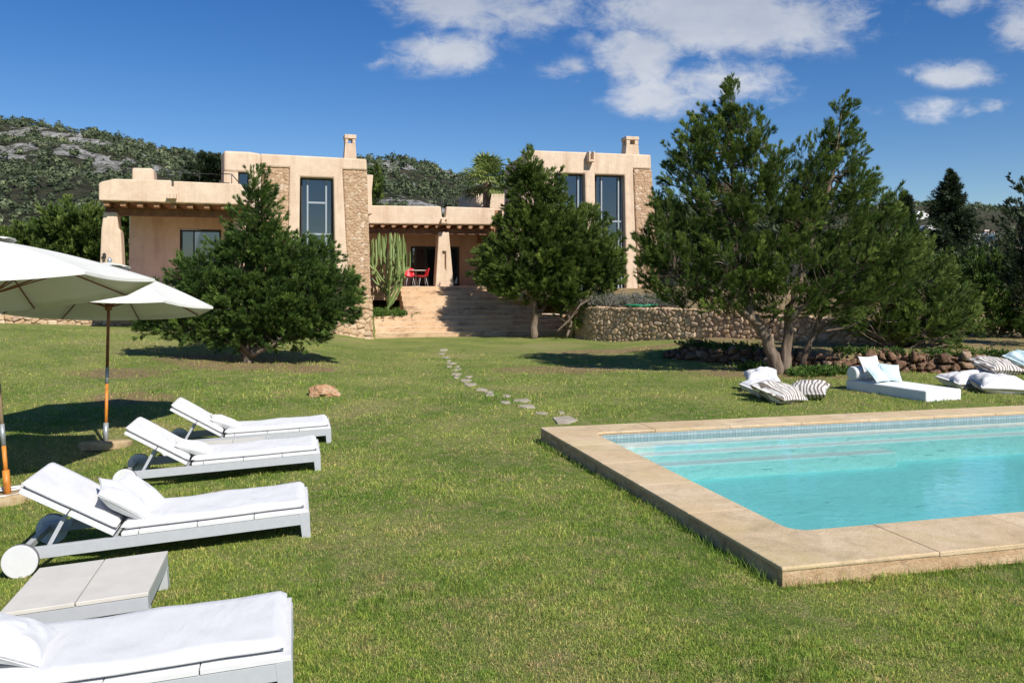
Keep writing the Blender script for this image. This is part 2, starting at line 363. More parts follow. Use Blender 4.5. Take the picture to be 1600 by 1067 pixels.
def mat_leaf(name, dark, mid, light, tl_=.2, rough=.6, spec=.25):
    m = MT(name).set(rough, spec)
    a = m.ramp(m.attr('tone'), [(0,dark),(.45,mid),(.85,light),(1,tuple(min(1,x*1.5) for x in light))])
    a = m.mix(m.rng(m.noise(.8,3),.35,.65,0,.5), a, m.mix(1., a, (.75,.8,.7), 'MULTIPLY'))
    m.col(a); tl = m.n('ShaderNodeBsdfTranslucent'); m.l(a, tl.inputs[0]); ms = m.n('ShaderNodeMixShader'); ms.inputs[0].default_value = tl_
    m.l(m.b.outputs[0], ms.inputs[1]); m.l(tl.outputs[0], ms.inputs[2]); m.l(ms.outputs[0], m.out.inputs[0]); return m.m
M['juniper'] = mat_leaf('juniper_leaf', (.04,.07,.016), (.095,.15,.03), (.21,.27,.06), .28)
M['juniper_deep'] = mat_leaf('juniper_leaf_deep', (.04,.075,.02), (.085,.15,.034), (.165,.245,.05), .28)
M['fir'] = mat_leaf('fir_needle', (.02,.035,.018), (.035,.055,.025), (.06,.08,.035))
M['olive'] = mat_leaf('olive_leaf', (.06,.075,.04), (.12,.14,.075), (.2,.22,.13))
M['pine_far'] = mat_leaf('far_pine', (.045,.065,.035), (.085,.112,.055), (.165,.185,.10), .1)  # greyed, paler greens stand in for distance haze
M['palm'] = mat_leaf('palm_leaf', (.06,.10,.02), (.14,.2,.045), (.34,.38,.12), .25)
M['cactus'] = mat_leaf('cactus_skin', (.10,.15,.045), (.16,.22,.07), (.26,.31,.12), 0, .5, .3)
M['lavender'] = mat_leaf('lavender_sprig', (.12,.13,.08), (.22,.22,.17), (.38,.34,.36))
M['weed'] = mat_leaf('weed_leaf', (.05,.1,.02), (.09,.17,.03), (.15,.24,.05))
m = MT('bark').set(.95,.1); a = m.mix(m.rng(m.noise(6,5,.7,0,(1,1,.25)),.35,.65), (.10,.07,.05), (.27,.21,.16)); m.col(a); m.bump(m.noise(14,5,.7,0,(1,1,.2)),.04); M['bark'] = m.m
M['dead'] = simple('dead_twig', (.30,.25,.20), .9, .1, var=.3)
M['wood'] = simple('rafter_wood', (.33,.18,.10), .8, .2, var=.25, scale=6, bump=.01)
M['beam'] = simple('beam_wood', (.22,.11,.065), .8, .2, var=.3, scale=5, bump=.01)
M['frame_dark'] = simple('dark_metal', (.035,.035,.035), .45, .4, var=.1)
M['frame_grey'] = simple('grey_metal', (.30,.34,.38), .4, .5, var=.06)
M['curtain'] = simple('curtain_cloth', (.62,.64,.66), .9, .1, var=.05)
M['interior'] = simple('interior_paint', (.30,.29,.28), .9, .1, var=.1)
M['white_wall'] = simple('white_wall', (.8,.8,.78), .8, .2, var=.03)
M['tile_roof'] = simple('tile_roof', (.42,.2,.12), .9, .2, var=.2)
m = MT('white_cloth').set(.85,.15); m.col(m.mix(m.rng(m.noise(3,4),.3,.7),(.76,.765,.77),(.84,.84,.83))); m.bump(m.math('ADD', m.math('MULTIPLY', m.noise(2.2,4,.6,1.4), 3.0), m.noise(260,2)), .006); M['cloth'] = m.m
m = MT('towelling_cloth').set(.9,.1); m.col(m.mix(m.rng(m.noise(5,5,.7),.3,.7),(.70,.70,.705),(.75,.75,.745))); m.bump(m.math('ADD', m.math('MULTIPLY', m.noise(2.6,3,.5,1.2,(1,.35,1)), 4.5), m.noise(300,2)), .004); M['towel'] = m.m
M['white_metal'] = simple('grey_painted_metal', (.44,.455,.48), .4, .5, var=.04)
M['white_panel'] = simple('white_panel', (.66,.66,.665), .5, .4, var=.03)
M['rubber'] = simple('grey_rubber', (.2,.2,.21), .7, .3)
M['tabletop'] = simple('pale_table_panel', (.60,.57,.51), .6, .3, var=.06, scale=6)
m = MT('canopy_cloth').set(.85,.15); m.col(m.mix(m.rng(m.noise(4,4),.3,.7),(.82,.82,.78),(.87,.87,.83)))
tl = m.n('ShaderNodeBsdfTranslucent'); tl.inputs[0].default_value = (.62,.6,.48,1); ms = m.n('ShaderNodeMixShader'); ms.inputs[0].default_value = .30; m.l(m.b.outputs[0], ms.inputs[1]); m.l(tl.outputs[0], ms.inputs[2]); m.l(ms.outputs[0], m.out.inputs[0]); m.bump(m.noise(3,3),.02); M['canopy'] = m.m
M['teak_dark'] = simple('dark_varnished_wood', (.20,.065,.03), .4, .5, var=.3, scale=9)
M['teak_orange'] = simple('weathered_orange_wood', (.56,.2,.03), .5, .4, var=.35, scale=8)
M['teak_grey'] = simple('weathered_grey_wood', (.4,.28,.17), .7, .3, var=.3, scale=9)
M['steel'] = simple('galvanised_steel', (.35,.37,.38), .4, .5, .4)
m = MT('concrete_base').set(.9,.15); m.col(m.mix(m.rng(m.noise(7,5,.7),.4,.6),(.34,.24,.13),(.46,.36,.22))); m.bump(m.noise(40,4),.01); M['base'] = m.m
m = MT('zebra_cloth').set(.85,.15)
w = m.n('ShaderNodeTexWave'); w.inputs['Scale'].default_value = 4.6; w.inputs['Distortion'].default_value = 7; w.inputs['Detail'].default_value = 1.5; w.inputs['Detail Scale'].default_value = 1.0; m.l(m.co, w.inputs[0])
m.col(m.ramp(w.outputs['Fac'], [(.42,(.66,.64,.61)),(.55,(.20,.165,.14))])); m.bump(m.noise(6,4),.02); M['zebra'] = m.m
M['blue_cloth'] = simple('pale_blue_cloth', (.50,.64,.68), .85, .15, var=.05, scale=4, bump=.004)
M['offwhite_cloth'] = simple('offwhite_cloth', (.66,.65,.66), .85, .15, var=.05, scale=4, bump=.004)
M['red'] = simple('red_plastic', (.62,.02,.03), .4, .5, var=.05)
M['green_hose'] = simple('green_plastic', (.02,.25,.13), .5, .4)
m = MT('boulder').set(.95,.1); a = m.mix(m.rng(m.noise(4,5,.7),.35,.65), (.45,.22,.10), (.62,.42,.26)); a = m.mix(m.rng(m.noise(9,5,.7),.55,.7,0,.8), a, (.55,.47,.38)); m.col(a); m.bump(m.noise(14,6,.75),.06); M['boulder'] = m.m
m = MT('step_slab').set(.9,.15); a = m.mix(m.rng(m.noise(3,5,.7),.35,.65), (.30,.26,.20), (.46,.40,.32)); m.col(a); m.bump(m.noise(20,5,.7),.015); M['slab'] = m.m

# ================================================================== SETTING: ground
def axis(near, n0, n1, far, g=1.22):
    L = list(np.arange(n0, n1+1e-6, near)); s = near; x = n1
    while x < far: s *= g; x += s; L.append(x)
    s = near; x = n0
    while x > -far: s *= g; x -= s; L.insert(0, x)
    return np.array(L)
ax = axis(.2, -20, 24, 3000); ay = axis(.2, -1, 42, 3000)
gxm, gym = np.meshgrid(ax, ay); gzm = gz(gxm, gym)
V = np.stack([gxm.ravel(), gym.ravel(), gzm.ravel()], 1); nx, ny = len(ax), len(ay)
I = np.arange(nx*ny).reshape(ny, nx); F = np.stack([I[:-1,:-1], I[:-1,1:], I[1:,1:], I[1:,:-1]], -1).reshape(-1, 4)
props(link('ground', npmesh('ground', V, F, smooth=True), M['lawn']), kind='structure')
# grass blades in front and mid lawn
def in_pool(x, y, m_=0.):
    a = (x-PA.x)*PU.x+(y-PA.y)*PU.y; b = (x-PA.x)*PV.x+(y-PA.y)*PV.y
    return (a > -m_) & (a < PL+m_) & (b > -m_) & (b < PW+m_)
def blades(N, y0, y1, h0, w0, seed, pw=1.0):
    r = np.random.default_rng(seed)
    # density falls off with distance
    t = r.random(N); y = 1/((1/y0)*(1-t)+(1/y1)*t)
    x = (r.random(N)*2-1)*(y*.66+1.6)
    k = ~in_pool(x, y, -.01); x, y = x[k], y[k]
    cl = fbm(x*1.3, y*1.3, 3, 31); keep = r.random(len(x)) < np.clip(.35+cl*1.1, 0, 1); x, y = x[keep], y[keep]
    z = gz(x, y); n = len(x); ang = r.random(n)*6.283; lean = .2+r.random(n)*1.5; sc = np.clip(y/8, .75, 2.0)
    h = h0*(.45+r.random(n)*.9)*np.sqrt(sc)*(.3+1.4*cl[keep])*(1+.9*(fbm(x*4, y*4, 2, 77) > .64)); w = w0*sc*(.7+.6*r.random(n))
    dx, dy = np.cos(ang), np.sin(ang); px_, py_ = -dy, dx; az = r.random(n)*6.283
    wx, wy = np.cos(az)*w, np.sin(az)*w
    B0 = np.stack([x-wx, y-wy, z-.004], 1); B1 = np.stack([x+wx, y+wy, z-.004], 1)
    M0 = np.stack([x-wx*.8+dx*h*lean*.35, y-wy*.8+dy*h*lean*.35, z+h*.62], 1); M1 = np.stack([x+wx*.8+dx*h*lean*.35, y+wy*.8+dy*h*lean*.35, z+h*.62], 1)
    T = np.stack([x+dx*h*lean, y+dy*h*lean, z+h*np.maximum(.25, 1-lean*.35)], 1)
    Vv = np.stack([B0, B1, M1, M0, T], 1).reshape(-1, 3); i = np.arange(n)*5
    Ff = np.concatenate([np.stack([i, i+1, i+2], 1), np.stack([i, i+2, i+3], 1), np.stack([i+3, i+2, i+4], 1)])
    return Vv, Ff, np.repeat(np.clip(r.normal(.42, .30, n), 0, 1), 5)
v1, f1_, t1 = blades(720000, 3.6, 26, .024, .0021, 1)
r = np.random.default_rng(5)       # longer fringe along the pool coping
n = 2600; sgn = r.random(n); q = r.random(n)
aa = np.where(sgn < .62, q*11, -.03-.05*r.random(n)); bb = np.where(sgn < .62, -.03-.05*r.random(n), q*PW)
fx = PA.x+PU.x*aa+PV.x*bb; fy = PA.y+PU.y*aa+PV.y*bb; fh = .05+.09*r.random(n)*fbm(fx*2.5, fy*2.5, 2, 4); an = r.random(n)*6.28; wv = .003
fz = gz(fx, fy)
T0 = np.stack([fx-wv*np.cos(an), fy-wv*np.sin(an), fz], 1); T1 = np.stack([fx+wv*np.cos(an), fy+wv*np.sin(an), fz], 1); T2 = np.stack([fx+.05*np.sin(an*3)*fh/.1, fy+.05*np.cos(an*5)*fh/.1, fz+fh], 1)
v2 = np.stack([T0, T1, T2], 1).reshape(-1, 3); f2_ = np.arange(n*3).reshape(-1, 3)+len(v1)
o = link('grass', npmesh('grass', np.concatenate([v1, v2]), np.concatenate([f1_, f2_]), {'tone': np.concatenate([t1, np.repeat(r.random(n)*.5, 3)])}), M['blade'])
props(o, kind='stuff', label='short mown green and straw coloured grass', cat='grass')
# ================================================================== stone surfaces
def voro(s, t, cell, seed, jit=.85, asp=1.25):
    """irregular cells; returns tone per cell, distance to the joint (cells), bulge"""
    gx_, gy_ = s/(cell*asp), t/cell
    ix, iy = np.floor(gx_), np.floor(gy_); d1 = np.full(s.shape, 9.); d2 = np.full(s.shape, 9.); idt = np.zeros(s.shape)
    for ox in (-1,0,1):
        for oy in (-1,0,1):
            cx, cy = ix+ox, iy+oy; jx = cx+.5+(h2(cx, cy, seed)-.5)*jit; jy = cy+.5+(h2(cx, cy, seed+1)-.5)*jit
            d = np.hypot((gx_-jx), (gy_-jy)); t_ = h2(cx, cy, seed+2)
            nd = d < d1; d2 = np.where(nd, d1, np.minimum(d2, d)); idt = np.where(nd, t_, idt); d1 = np.where(nd, d, d1)
    return idt, d2-d1
def stone_sheet(name, P, Nn, s, t, cell, depth, mat, parent=None, seed=0, gapw=.12):
    """P (ns,nt,3) base positions, Nn same normals, s,t (ns,nt) surface coordinates in metres"""
    wob = (fbm(s/cell*.9, t/cell*.9, 2, seed+9)-.5)*cell*.8
    tone, e = voro(s+wob, t+wob*.7, cell, seed)
    big_ = sm(e/.28); hgt = big_*depth*(.55+.9*h2(np.round(tone*9999), 0*tone, 3))+(fbm(s*9, t*9, 3, 4)-.5)*depth*.35
    Q = P+Nn*(hgt-depth*.6)[..., None]; a, b = s.shape
    I = np.arange(a*b).reshape(a, b); F = np.stack([I[:-1,:-1], I[1:,:-1], I[1:,1:], I[:-1,1:]], -1).reshape(-1, 4)
    return link(name, npmesh(name, Q.reshape(-1, 3), F, {'tone': tone.ravel(), 'gap': (1-sm(e/gapw)).ravel()}, smooth=True), mat, parent)
def dry_wall(name, line, zb, zt, th, cell, depth, mat, res, seed=0, lumpy=.0, batter=.06):
    """line: list of xy; zb, zt: heights at those points; wraps front, top and back"""
    L = np.array(line, float); seg = np.hypot(*(L[1:]-L[:-1]).T); cum = np.concatenate([[0], np.cumsum(seg)])
    n = int(cum[-1]/res)+2; s = np.linspace(0, cum[-1], n)
    X = np.interp(s, cum, L[:,0]); Y = np.interp(s, cum, L[:,1]); k = max(3, int(.5/res)); ker = np.ones(k)/k
    if len(L) > 2:
        X = np.convolve(np.pad(X, k//2, 'reflect', reflect_type='odd'), ker, 'valid')[:n]; Y = np.convolve(np.pad(Y, k//2, 'reflect', reflect_type='odd'), ker, 'valid')[:n]
        s = s[:len(X)]; n = len(s)
    B = np.interp(s, cum, zb)-.12; T = np.interp(s, cum, zt)+(fbm(s*1.7, s*0, 3, seed)-.5)*lumpy
    dx, dy = np.gradient(X), np.gradient(Y); ln = np.hypot(dx, dy); nx_, ny_ = dy/ln, -dx/ln      # front normal: towards -y when line runs +x
    H = float(np.max(T-B)); nf = int(H/res)+2; ntp = int(th/res)+2
    cols = []; norms = []; tt = []
    for j in range(nf):
        f = j/(nf-1); z = B+(T-B)*f; off = batter*(1-f)*(T-B); cols.append(np.stack([X+nx_*off, Y+ny_*off, z], 1)); 
        nz = .0 if j < nf-1 else .7; norms.append(np.stack([nx_, ny_, nx_*0+nz], 1)); tt.append(f*(T-B))
    for j in range(1, ntp+1):
        f = j/ntp; cols.append(np.stack([X-nx_*th*f, Y-ny_*th*f, T], 1)); norms.append(np.stack([nx_*0-(.6*nx_ if j == ntp else 0), ny_*0-(.6*ny_ if j == ntp else 0), nx_*0+1], 1)); tt.append(T-B+th*f)
    for j in range(1, 8):
        f = j/7; cols.append(np.stack([X-nx_*th, Y-ny_*th, T+(B-T)*f], 1)); norms.append(np.stack([-nx_, -ny_, nx_*0], 1)); tt.append(T-B+th+f*(T-B))
    P = np.stack(cols, 1); Nn = np.stack(norms, 1); t_ = np.stack(tt, 1); S_ = np.repeat(s[:,None], P.shape[1], 1)
    o = stone_sheet(name, P, Nn, S_, t_, cell, depth, mat, None, seed)
    # closed ends
    me = bmesh.new(); me.from_mesh(o.data)
    bmesh.ops.holes_fill(me, edges=[e for e in me.edges if e.is_boundary], sides=0); me.to_mesh(o.data); me.free()
    return o
def wline(L): return [tuple(at(a[0], 445, a[1]).xy) for a in sorted(L)]
def wz(L, j): return [zat(a[j], a[1]) for a in sorted(L)]
o = dry_wall('retaining_wall', wline(WL), wz(WL,2), wz(WL,3), .42, .21, .06, M['rubble'], .028, 3, .12)
props(o, 'long low rubble stone retaining wall running left behind the lawn umbrellas to the stone pier', 'wall')
o = dry_wall('retaining_wall', wline(WR), wz(WR,2), wz(WR,3), .42, .17, .05, M['rubble'], .024, 8, .05)
props(o, 'curved sand coloured rubble retaining wall right of the wide steps', 'wall')
bl = [tuple(at(a[0], 445, a[1]).xy) for a in BK]; bz = [g1(x, y-.25) for x, y in bl]
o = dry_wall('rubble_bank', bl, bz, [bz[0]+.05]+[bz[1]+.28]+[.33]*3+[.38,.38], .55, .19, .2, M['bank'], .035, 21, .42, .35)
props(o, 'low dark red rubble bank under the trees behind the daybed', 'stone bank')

# ================================================================== VILLA
VF = Frame(TR, TH)                     # pier corner at a=0,b=0
VL = Frame(TR, R(17.5))                # left block is turned a little more
TZ = 2.03                              # terrace level
villa = empty('villa', (TR.x, TR.y, 0), 0, 'ochre rendered villa with stone panels, tall windows and pillared porches above the lawn', 'house')
bpy.context.view_layer.update()
def vadd(mb, name, mat, **k):
    par = k.pop('parent', villa); o = mb.build(name, mat, None, **k); o.parent = par
    base = Vector(villa.location); q = par
    o.location = Vector(o.location)-base if par == villa else Vector(o.location)
    if par != villa:
        o.location = o.location   # sub-parts share the part's origin offset (part sits at -base)
    return o
def panel(F, pts4, b, cell, seed, name='stone_panel', depth=.03, res=.022, parent=None):
    """pts4: bl, br, tr, tl in pixels on plane b"""
    q = [F.pt(px, py, b) for px, py in pts4]; W_ = max(abs(q[1][0]-q[0][0]), abs(q[2][0]-q[3][0])); H_ = q[3][1]-q[0][1]
    ns, nt_ = int(W_/res)+2, int(H_/res)+2; u, v = np.meshgrid(np.linspace(0,1,ns), np.linspace(0,1,nt_), indexing='ij')
    A = (q[0][0]*(1-u)+q[1][0]*u)*(1-v)+(q[3][0]*(1-u)+q[2][0]*u)*v; Z = (q[0][1]*(1-u)+q[1][1]*u)*(1-v)+(q[3][1]*(1-u)+q[2][1]*u)*v
    P = np.stack([F.O.x+F.u.x*A+F.v.x*b, F.O.y+F.u.y*A+F.v.y*b, Z], -1); Nn = np.zeros_like(P); Nn[...,0] = -F.v.x; Nn[...,1] = -F.v.y
    edge = np.minimum(np.minimum(u, 1-u)*W_, np.minimum(v, 1-v)*H_); P = P-Nn*(.05*(1-sm(edge/.05)))[..., None]
    o = stone_sheet(name, P, Nn, A, Z, cell, depth, M['masonry'], villa, seed, .16); o.location = -Vector(villa.location); return o
def window(F, px0, px1, pyt, zb, b, mull, trans, frame_w=.07, curtains=(), label=None, name='window', kind='frame_grey', arch=False):
    a0, zt = F.pt(px0, pyt, b); a1, _ = F.pt(px1, pyt, b)
    m_ = MB(); w = frame_w; e = .02
    for x0, x1, z0, z1 in ((a0+e, a0+w, zb, zt-e), (a1-w, a1-e, zb, zt-e), (a0+w, a1-w, zt-w, zt-e), (a0+w, a1-w, zb, zb+w)): m_.fbox(F, x0, x1, b, b+.1, z0, z1)
    f = vadd(m_, name, M['frame_dark'])
    if label: f['label'] = label
    for pm, wd in mull:
        am = F.pt(pm, 400, b)[0]; m_ = MB(); m_.fbox(F, am-wd/2, am+wd/2, b-.03, b+.05, zb+w, zt-w); vadd(m_, 'mullion', M[kind], parent=f)
    mm = sorted(F.pt(pm, 400, b)[0] for pm, _ in mull)
    for (pt_, th_, i0, i1) in trans:
        z = F.pt((px0+px1)/2, pt_, b)[1]; ed = [a0+w]+mm+[a1-w]; m_ = MB(); m_.fbox(F, ed[i0]+.03, ed[i1]-.03, b-.015, b+.05, z-th_/2, z+th_/2); vadd(m_, 'transom', M[kind], parent=f)
    m_ = MB(); m_.fbox(F, a0+w*.8, a1-w*.8, b+.055, b+.07, zb+w*.8, zt-w*.8); vadd(m_, 'pane', M['glass'], parent=f)
    for c0, c1, bb in curtains:
        q0, q1 = F.pt(c0, 400, b)[0], F.pt(c1, 400, b)[0]; n = 40; m_ = MB(); ro = []
        for i in range(n+1):
            t = i/n; off = .05*math.sin(t*(q1-q0)*38)+.02*math.sin(t*71)
            ro.append((q0+(q1-q0)*t, b+bb+off))
        v0 = [m_.bm.verts.new(F.p(x, y, zb+.08)) for x, y in ro]; v1_ = [m_.bm.verts.new(F.p(x, y, zt-.08)) for x, y in ro]
        for i in range(n): m_.bm.faces.new((v0[i], v0[i+1], v1_[i+1], v1_[i])).smooth = True
        vadd(m_, 'curtain', M['curtain'], parent=f)
    return f
# ---- left block
m_ = MB(); m_.fpoly(VL, [(406.5,240),(572.8,248.6),(573.6,266.5),(535.2,265),(540,360),(546,450),(524,450),(521,278.5),(469,276.5),(467,450),(449,450),(452.3,262.3),(408.6,261)], 0, 1.25)
vadd(m_, 'front_wall', M['plaster'], bevel=.06)
panel(VL, [(411,450),(448.8,450),(452,262.6),(409.2,261.4)], .035, .115, 31)
panel(VL, [(547.5,536),(582,536),(573.8,267),(535.6,265.5)], .035, .115, 44)
m_ = MB(); m_.fpoly(VL, [(409.4,450),(448.5,450),(451.8,263),(409.4,261.8)], .12, 3.2); m_.fpoly(VL, [(547.8,534),(581.6,534),(573.4,267.5),(536.5,266)], .12, 3.2); vadd(m_, 'side_wall', M['masonry'])
aL0 = VL.pt(408, 260, 0)[0]; aL1 = VL.pt(571, 260, 0)[0]
m_ = MB(); m_.fbox(VL, aL0+.1, aL1-.05, 3.2, 9.0, 0, zat(249, 33.5)); vadd(m_, 'rear_wall', M['plaster'], bevel=.06)
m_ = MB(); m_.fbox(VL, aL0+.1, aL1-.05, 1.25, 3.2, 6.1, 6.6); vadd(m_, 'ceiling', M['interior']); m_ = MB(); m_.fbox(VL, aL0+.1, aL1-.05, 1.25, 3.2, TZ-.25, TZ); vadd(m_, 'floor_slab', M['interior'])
m_ = MB(); ga = VL.pt(469, 366, .5)[0]; gb = VL.pt(521, 366, .5)[0]
m_.fbox(VL, ga, gb, 1.3, 3.15, zat(366, 32)-.12, zat(352, 32)); vadd(m_, 'gallery_floor', M['white_wall'])
window(VL, 469.6, 520.6, 277.5, TZ-.1, .34, [(480.5,.06),(509.5,.06)], [(317,.07,1,2),(366,.07,0,3)], curtains=[(470.5,480,.35),(510.5,520,.35)], label='tall three-light window of the left block between two stone panels')
def chimney(F, pxs, pyt, pyb, b, d):
    m_ = MB(); (x0, x1), (x2, x3) = pxs; H = pyb-pyt; o0, o1 = .30, .70; w = x1-x0; ot, ob = pyt+H*.16+1.2, pyt+H*.16+8.5
    # shaft with a real opening near the top: base, four corner posts, cap
    az = [F.pt(x2, pyb+6, b), F.pt(x3, pyb+6, b), F.pt(x1, ob, b), F.pt(x0, ob, b)]
    zb_, zo, zc, zt = az[0][1], F.pt(x0, ob, b)[1], F.pt(x0, ot, b)[1], F.pt(x0, pyt, b)[1]
    A0, A1, T0, T1 = az[0][0], az[1][0], az[3][0], az[2][0]
    m_.prism([F.p(A0,b,zb_), F.p(A1,b,zb_), F.p(A1,b+d,zb_), F.p(A0,b+d,zb_)], [F.p(T0,b,zo), F.p(T1,b,zo), F.p(T1,b+d,zo), F.p(T0,b+d,zo)])
    W_ = T1-T0; pw = W_*.3
    for (p, q) in ((T0, b), (T1-pw, b), (T0, b+d-pw), (T1-pw, b+d-pw)): m_.fbox(F, p, p+pw, q, q+pw, zo, zc)
    m_.fbox(F, T0-.03, T1+.03, b-.03, b+d+.03, zc, zt); return vadd(m_, 'chimney', M['plaster'], bevel=.02)
chimney(VL, ((539.5,555.5),(537.5,557.5)), 210, 243, 2.2, .5)
# tower at the left of the block, slightly proud, with its slit window
a0, zt_ = VL.pt(344.5, 235.5, -.3); a1 = VL.pt(391, 234, -.3)[0]; a2 = aL0; zl_ = zat(235.2, VL.p(a0, -.3, 0).y)
aw0, zw = VL.pt(372, 269, -.3); aw1 = VL.pt(388.5, 269, -.3)[0]; zwb = VL.pt(372, 330, -.3)[1]
m_ = MB(); bt = [(a0, 1.0), (a0+.15, -.3), (aw0, -.3), (aw0, 6.5), (a0, 6.5)]
def fprism(m_, F, pts, z0, z1): m_.prism([F.p(a, b, z0) for a, b in pts], [F.p(a, b, z1) for a, b in pts])
fprism(m_, VL, [(a0,.5),(a0+.12,-.3),(aw0,-.3),(aw0,.35),(aw0,6.0),(a0,6.0)], 0, zw)
fprism(m_, VL, [(aw1,-.3),(a1,-.3),(a2,.0),(a2,.35),(aw1,.35)], 0, zw)
fprism(m_, VL, [(aw0,-.3),(aw1,-.3),(aw1,.35),(aw0,.35)], 0, zwb)
vadd(m_, 'tower_wall', M['plaster'])
m_ = MB(); fprism(m_, VL, [(a0,.5),(a0+.12,-.3),(a1,-.3),(a2,.0),(a2,6.0),(a0,6.0)], zw+.001, zl_); vadd(m_, 'tower_parapet', M['plaster'], bevel=.08)
window(VL, 372, 388.5, 269, zwb, -.12, [], [], .05, label='narrow upper window of the left tower')
# upstairs wall seen past the right edge
m_ = MB(); m_.fpoly(VL, [(571.5,273),(583.5,273.5),(581,300),(582,335),(569,335)], 1.6, 6); vadd(m_, 'rear_wing_wall', M['plaster'], bevel=.04)
# ---- left porch wing
bW = -2.3
m_ = MB(); m_.fpoly(VL, [(154.2,313.2),(154.2,286.5),(159,284),(178,279.6),(267.6,281.8),(267.6,292),(271,292),(271,283),(376,287.6),(387,306),(388,320.2)], bW, bW+.45)
m_.fbox(VL, *[VL.pt(p, 300, bW)[0] for p in (156, 172)], bW+.45, 1.6, zat(313.5, 27.6), zat(287, 27.6))
vadd(m_, 'wing_parapet', M['plaster'], bevel=.05)
wz0 = VL.pt(271, 316, bW)[1]
m_ = MB(); m_.fbox(VL, VL.pt(172, 300, bW)[0], VL.pt(386, 300, bW)[0], bW+.45, 1.6, wz0+.02, wz0+.25); vadd(m_, 'wing_roof', M['wood'])
m_ = MB(); ax_, az_ = VL.pt(269.3, 309, bW)
m_.fbox(VL, ax_-.14, ax_-.06, bW-.32, bW-.002, az_-.06, az_+.12); m_.fbox(VL, ax_+.06, ax_+.14, bW-.32, bW-.002, az_-.06, az_+.12); m_.fbox(VL, ax_-.06, ax_+.06, bW-.32, bW-.002, az_-.06, az_)
vadd(m_, 'rain_spout', M['plaster'], bevel=.015)
for i in range(9):
    a_ = VL.pt(165+26.3*i, 320, bW)[0]; m_ = MB(); m_.fbox(VL, a_-.085, a_+.085, bW+.12, 1.7, wz0-.17, wz0+.015); vadd(m_, 'rafter', M['wood'], bevel=.012)
m_ = MB(); m_.fbox(VL, VL.pt(158, 330, bW)[0], VL.pt(372, 330, bW)[0], bW+.75, bW+1.0, wz0-.43, wz0-.175); vadd(m_, 'beam', M['beam'], bevel=.012)
# flared corner column
b0 = bW+.5; c = [VL.pt(px, py, b0) for px, py in ((161.5,331.5),(183,331.5),(185,358),(188.6,360),(192.5,450),(154.5,450),(158,360))]
m_ = MB(); m_.prism([VL.p(a, b0, z) for a, z in c], [VL.p(a, b0+.75, z) for a, z in c]); vadd(m_, 'column', M['plaster'], bevel=.05)
lx, lz = VL.pt(163, 404, b0-.07); m_ = MB(); P_ = VL.p(lx, b0-.09, lz); m_.tube([P_, P_+Vector((0,0,.13))], .05, 8); m_.tube([P_+Vector((0,0,.13)), P_+Vector((0,0,.19))], [.08,.01], 8); vadd(m_, 'wall_lamp', M['frame_dark'])
# back wall of the wing with its window
bB = 1.0
m_ = MB(); m_.fpoly(VL, [(203.5,331),(364,337),(364,450),(346.5,450),(346.5,359),(281,357),(281,450),(200.5,450)], bB, bB+.5); vadd(m_, 'wing_wall', M['plaster_shade'])
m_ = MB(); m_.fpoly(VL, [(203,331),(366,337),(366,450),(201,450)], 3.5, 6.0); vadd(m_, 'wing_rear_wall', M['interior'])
m_ = MB(); m_.fpoly(VL, [(362.5,337),(378,338),(378,450),(362.5,450)], -.55, bB+.5); vadd(m_, 'wing_end_wall', M['plaster'], bevel=.04)
window(VL, 281, 346.5, 358, TZ+.05, bB+.15, [(303,.05)], [], .09, curtains=[(283,301,.35)], kind='frame_dark', label='wide shaded window of the left porch')
# small block on the wing roof + rail
m_ = MB(); m_.fpoly(VL, [(206.5,263.5),(209,262.5),(237,263),(240.5,267),(241.5,283),(206.5,283)], .2, 1.2); vadd(m_, 'roof_block', M['plaster'], bevel=.04)
m_ = MB(); bR = .6
zr_ = VL.pt(300, 271, bR)[1]; m_.tube([VL.p(VL.pt(242, 270, bR)[0], bR, zr_), VL.p(VL.pt(344, 272, bR)[0], bR, zr_)], .012, 6)
for p in (280, 312): m_.tube([VL.p(VL.pt(p, 270, bR)[0], bR, zr_), VL.p(VL.pt(p, 270, bR)[0], bR, zr_-.45)], .012, 6)
q0, q1 = VL.pt(345, 271.5, -.6), VL.pt(362, 272.5, -.6); q2, q3 = VL.pt(363, 275, -.6), VL.pt(386, 300, -.6)
m_.tube([VL.p(q0[0], -.6, q0[1]), VL.p(q1[0], -.6, q1[1]), VL.p(q3[0], -.6, q3[1])], .02, 6)
for t in (.0, .5): a_ = q1[0]+(q3[0]-q1[0])*t; z_ = q1[1]+(q3[1]-q1[1])*t; m_.tube([VL.p(a_, -.6, z_), VL.p(a_, -.6, z_-.4)], .014, 6)
vadd(m_, 'railing', M['frame_dark'])
# wing terrace slab
m_ = MB(); m_.fbox(VL, VL.pt(150, 440, bW)[0], VL.pt(372, 440, bW)[0], bW+.1, bB, TZ-.5, TZ); vadd(m_, 'wing_terrace', M['plaster'], bevel=.02)
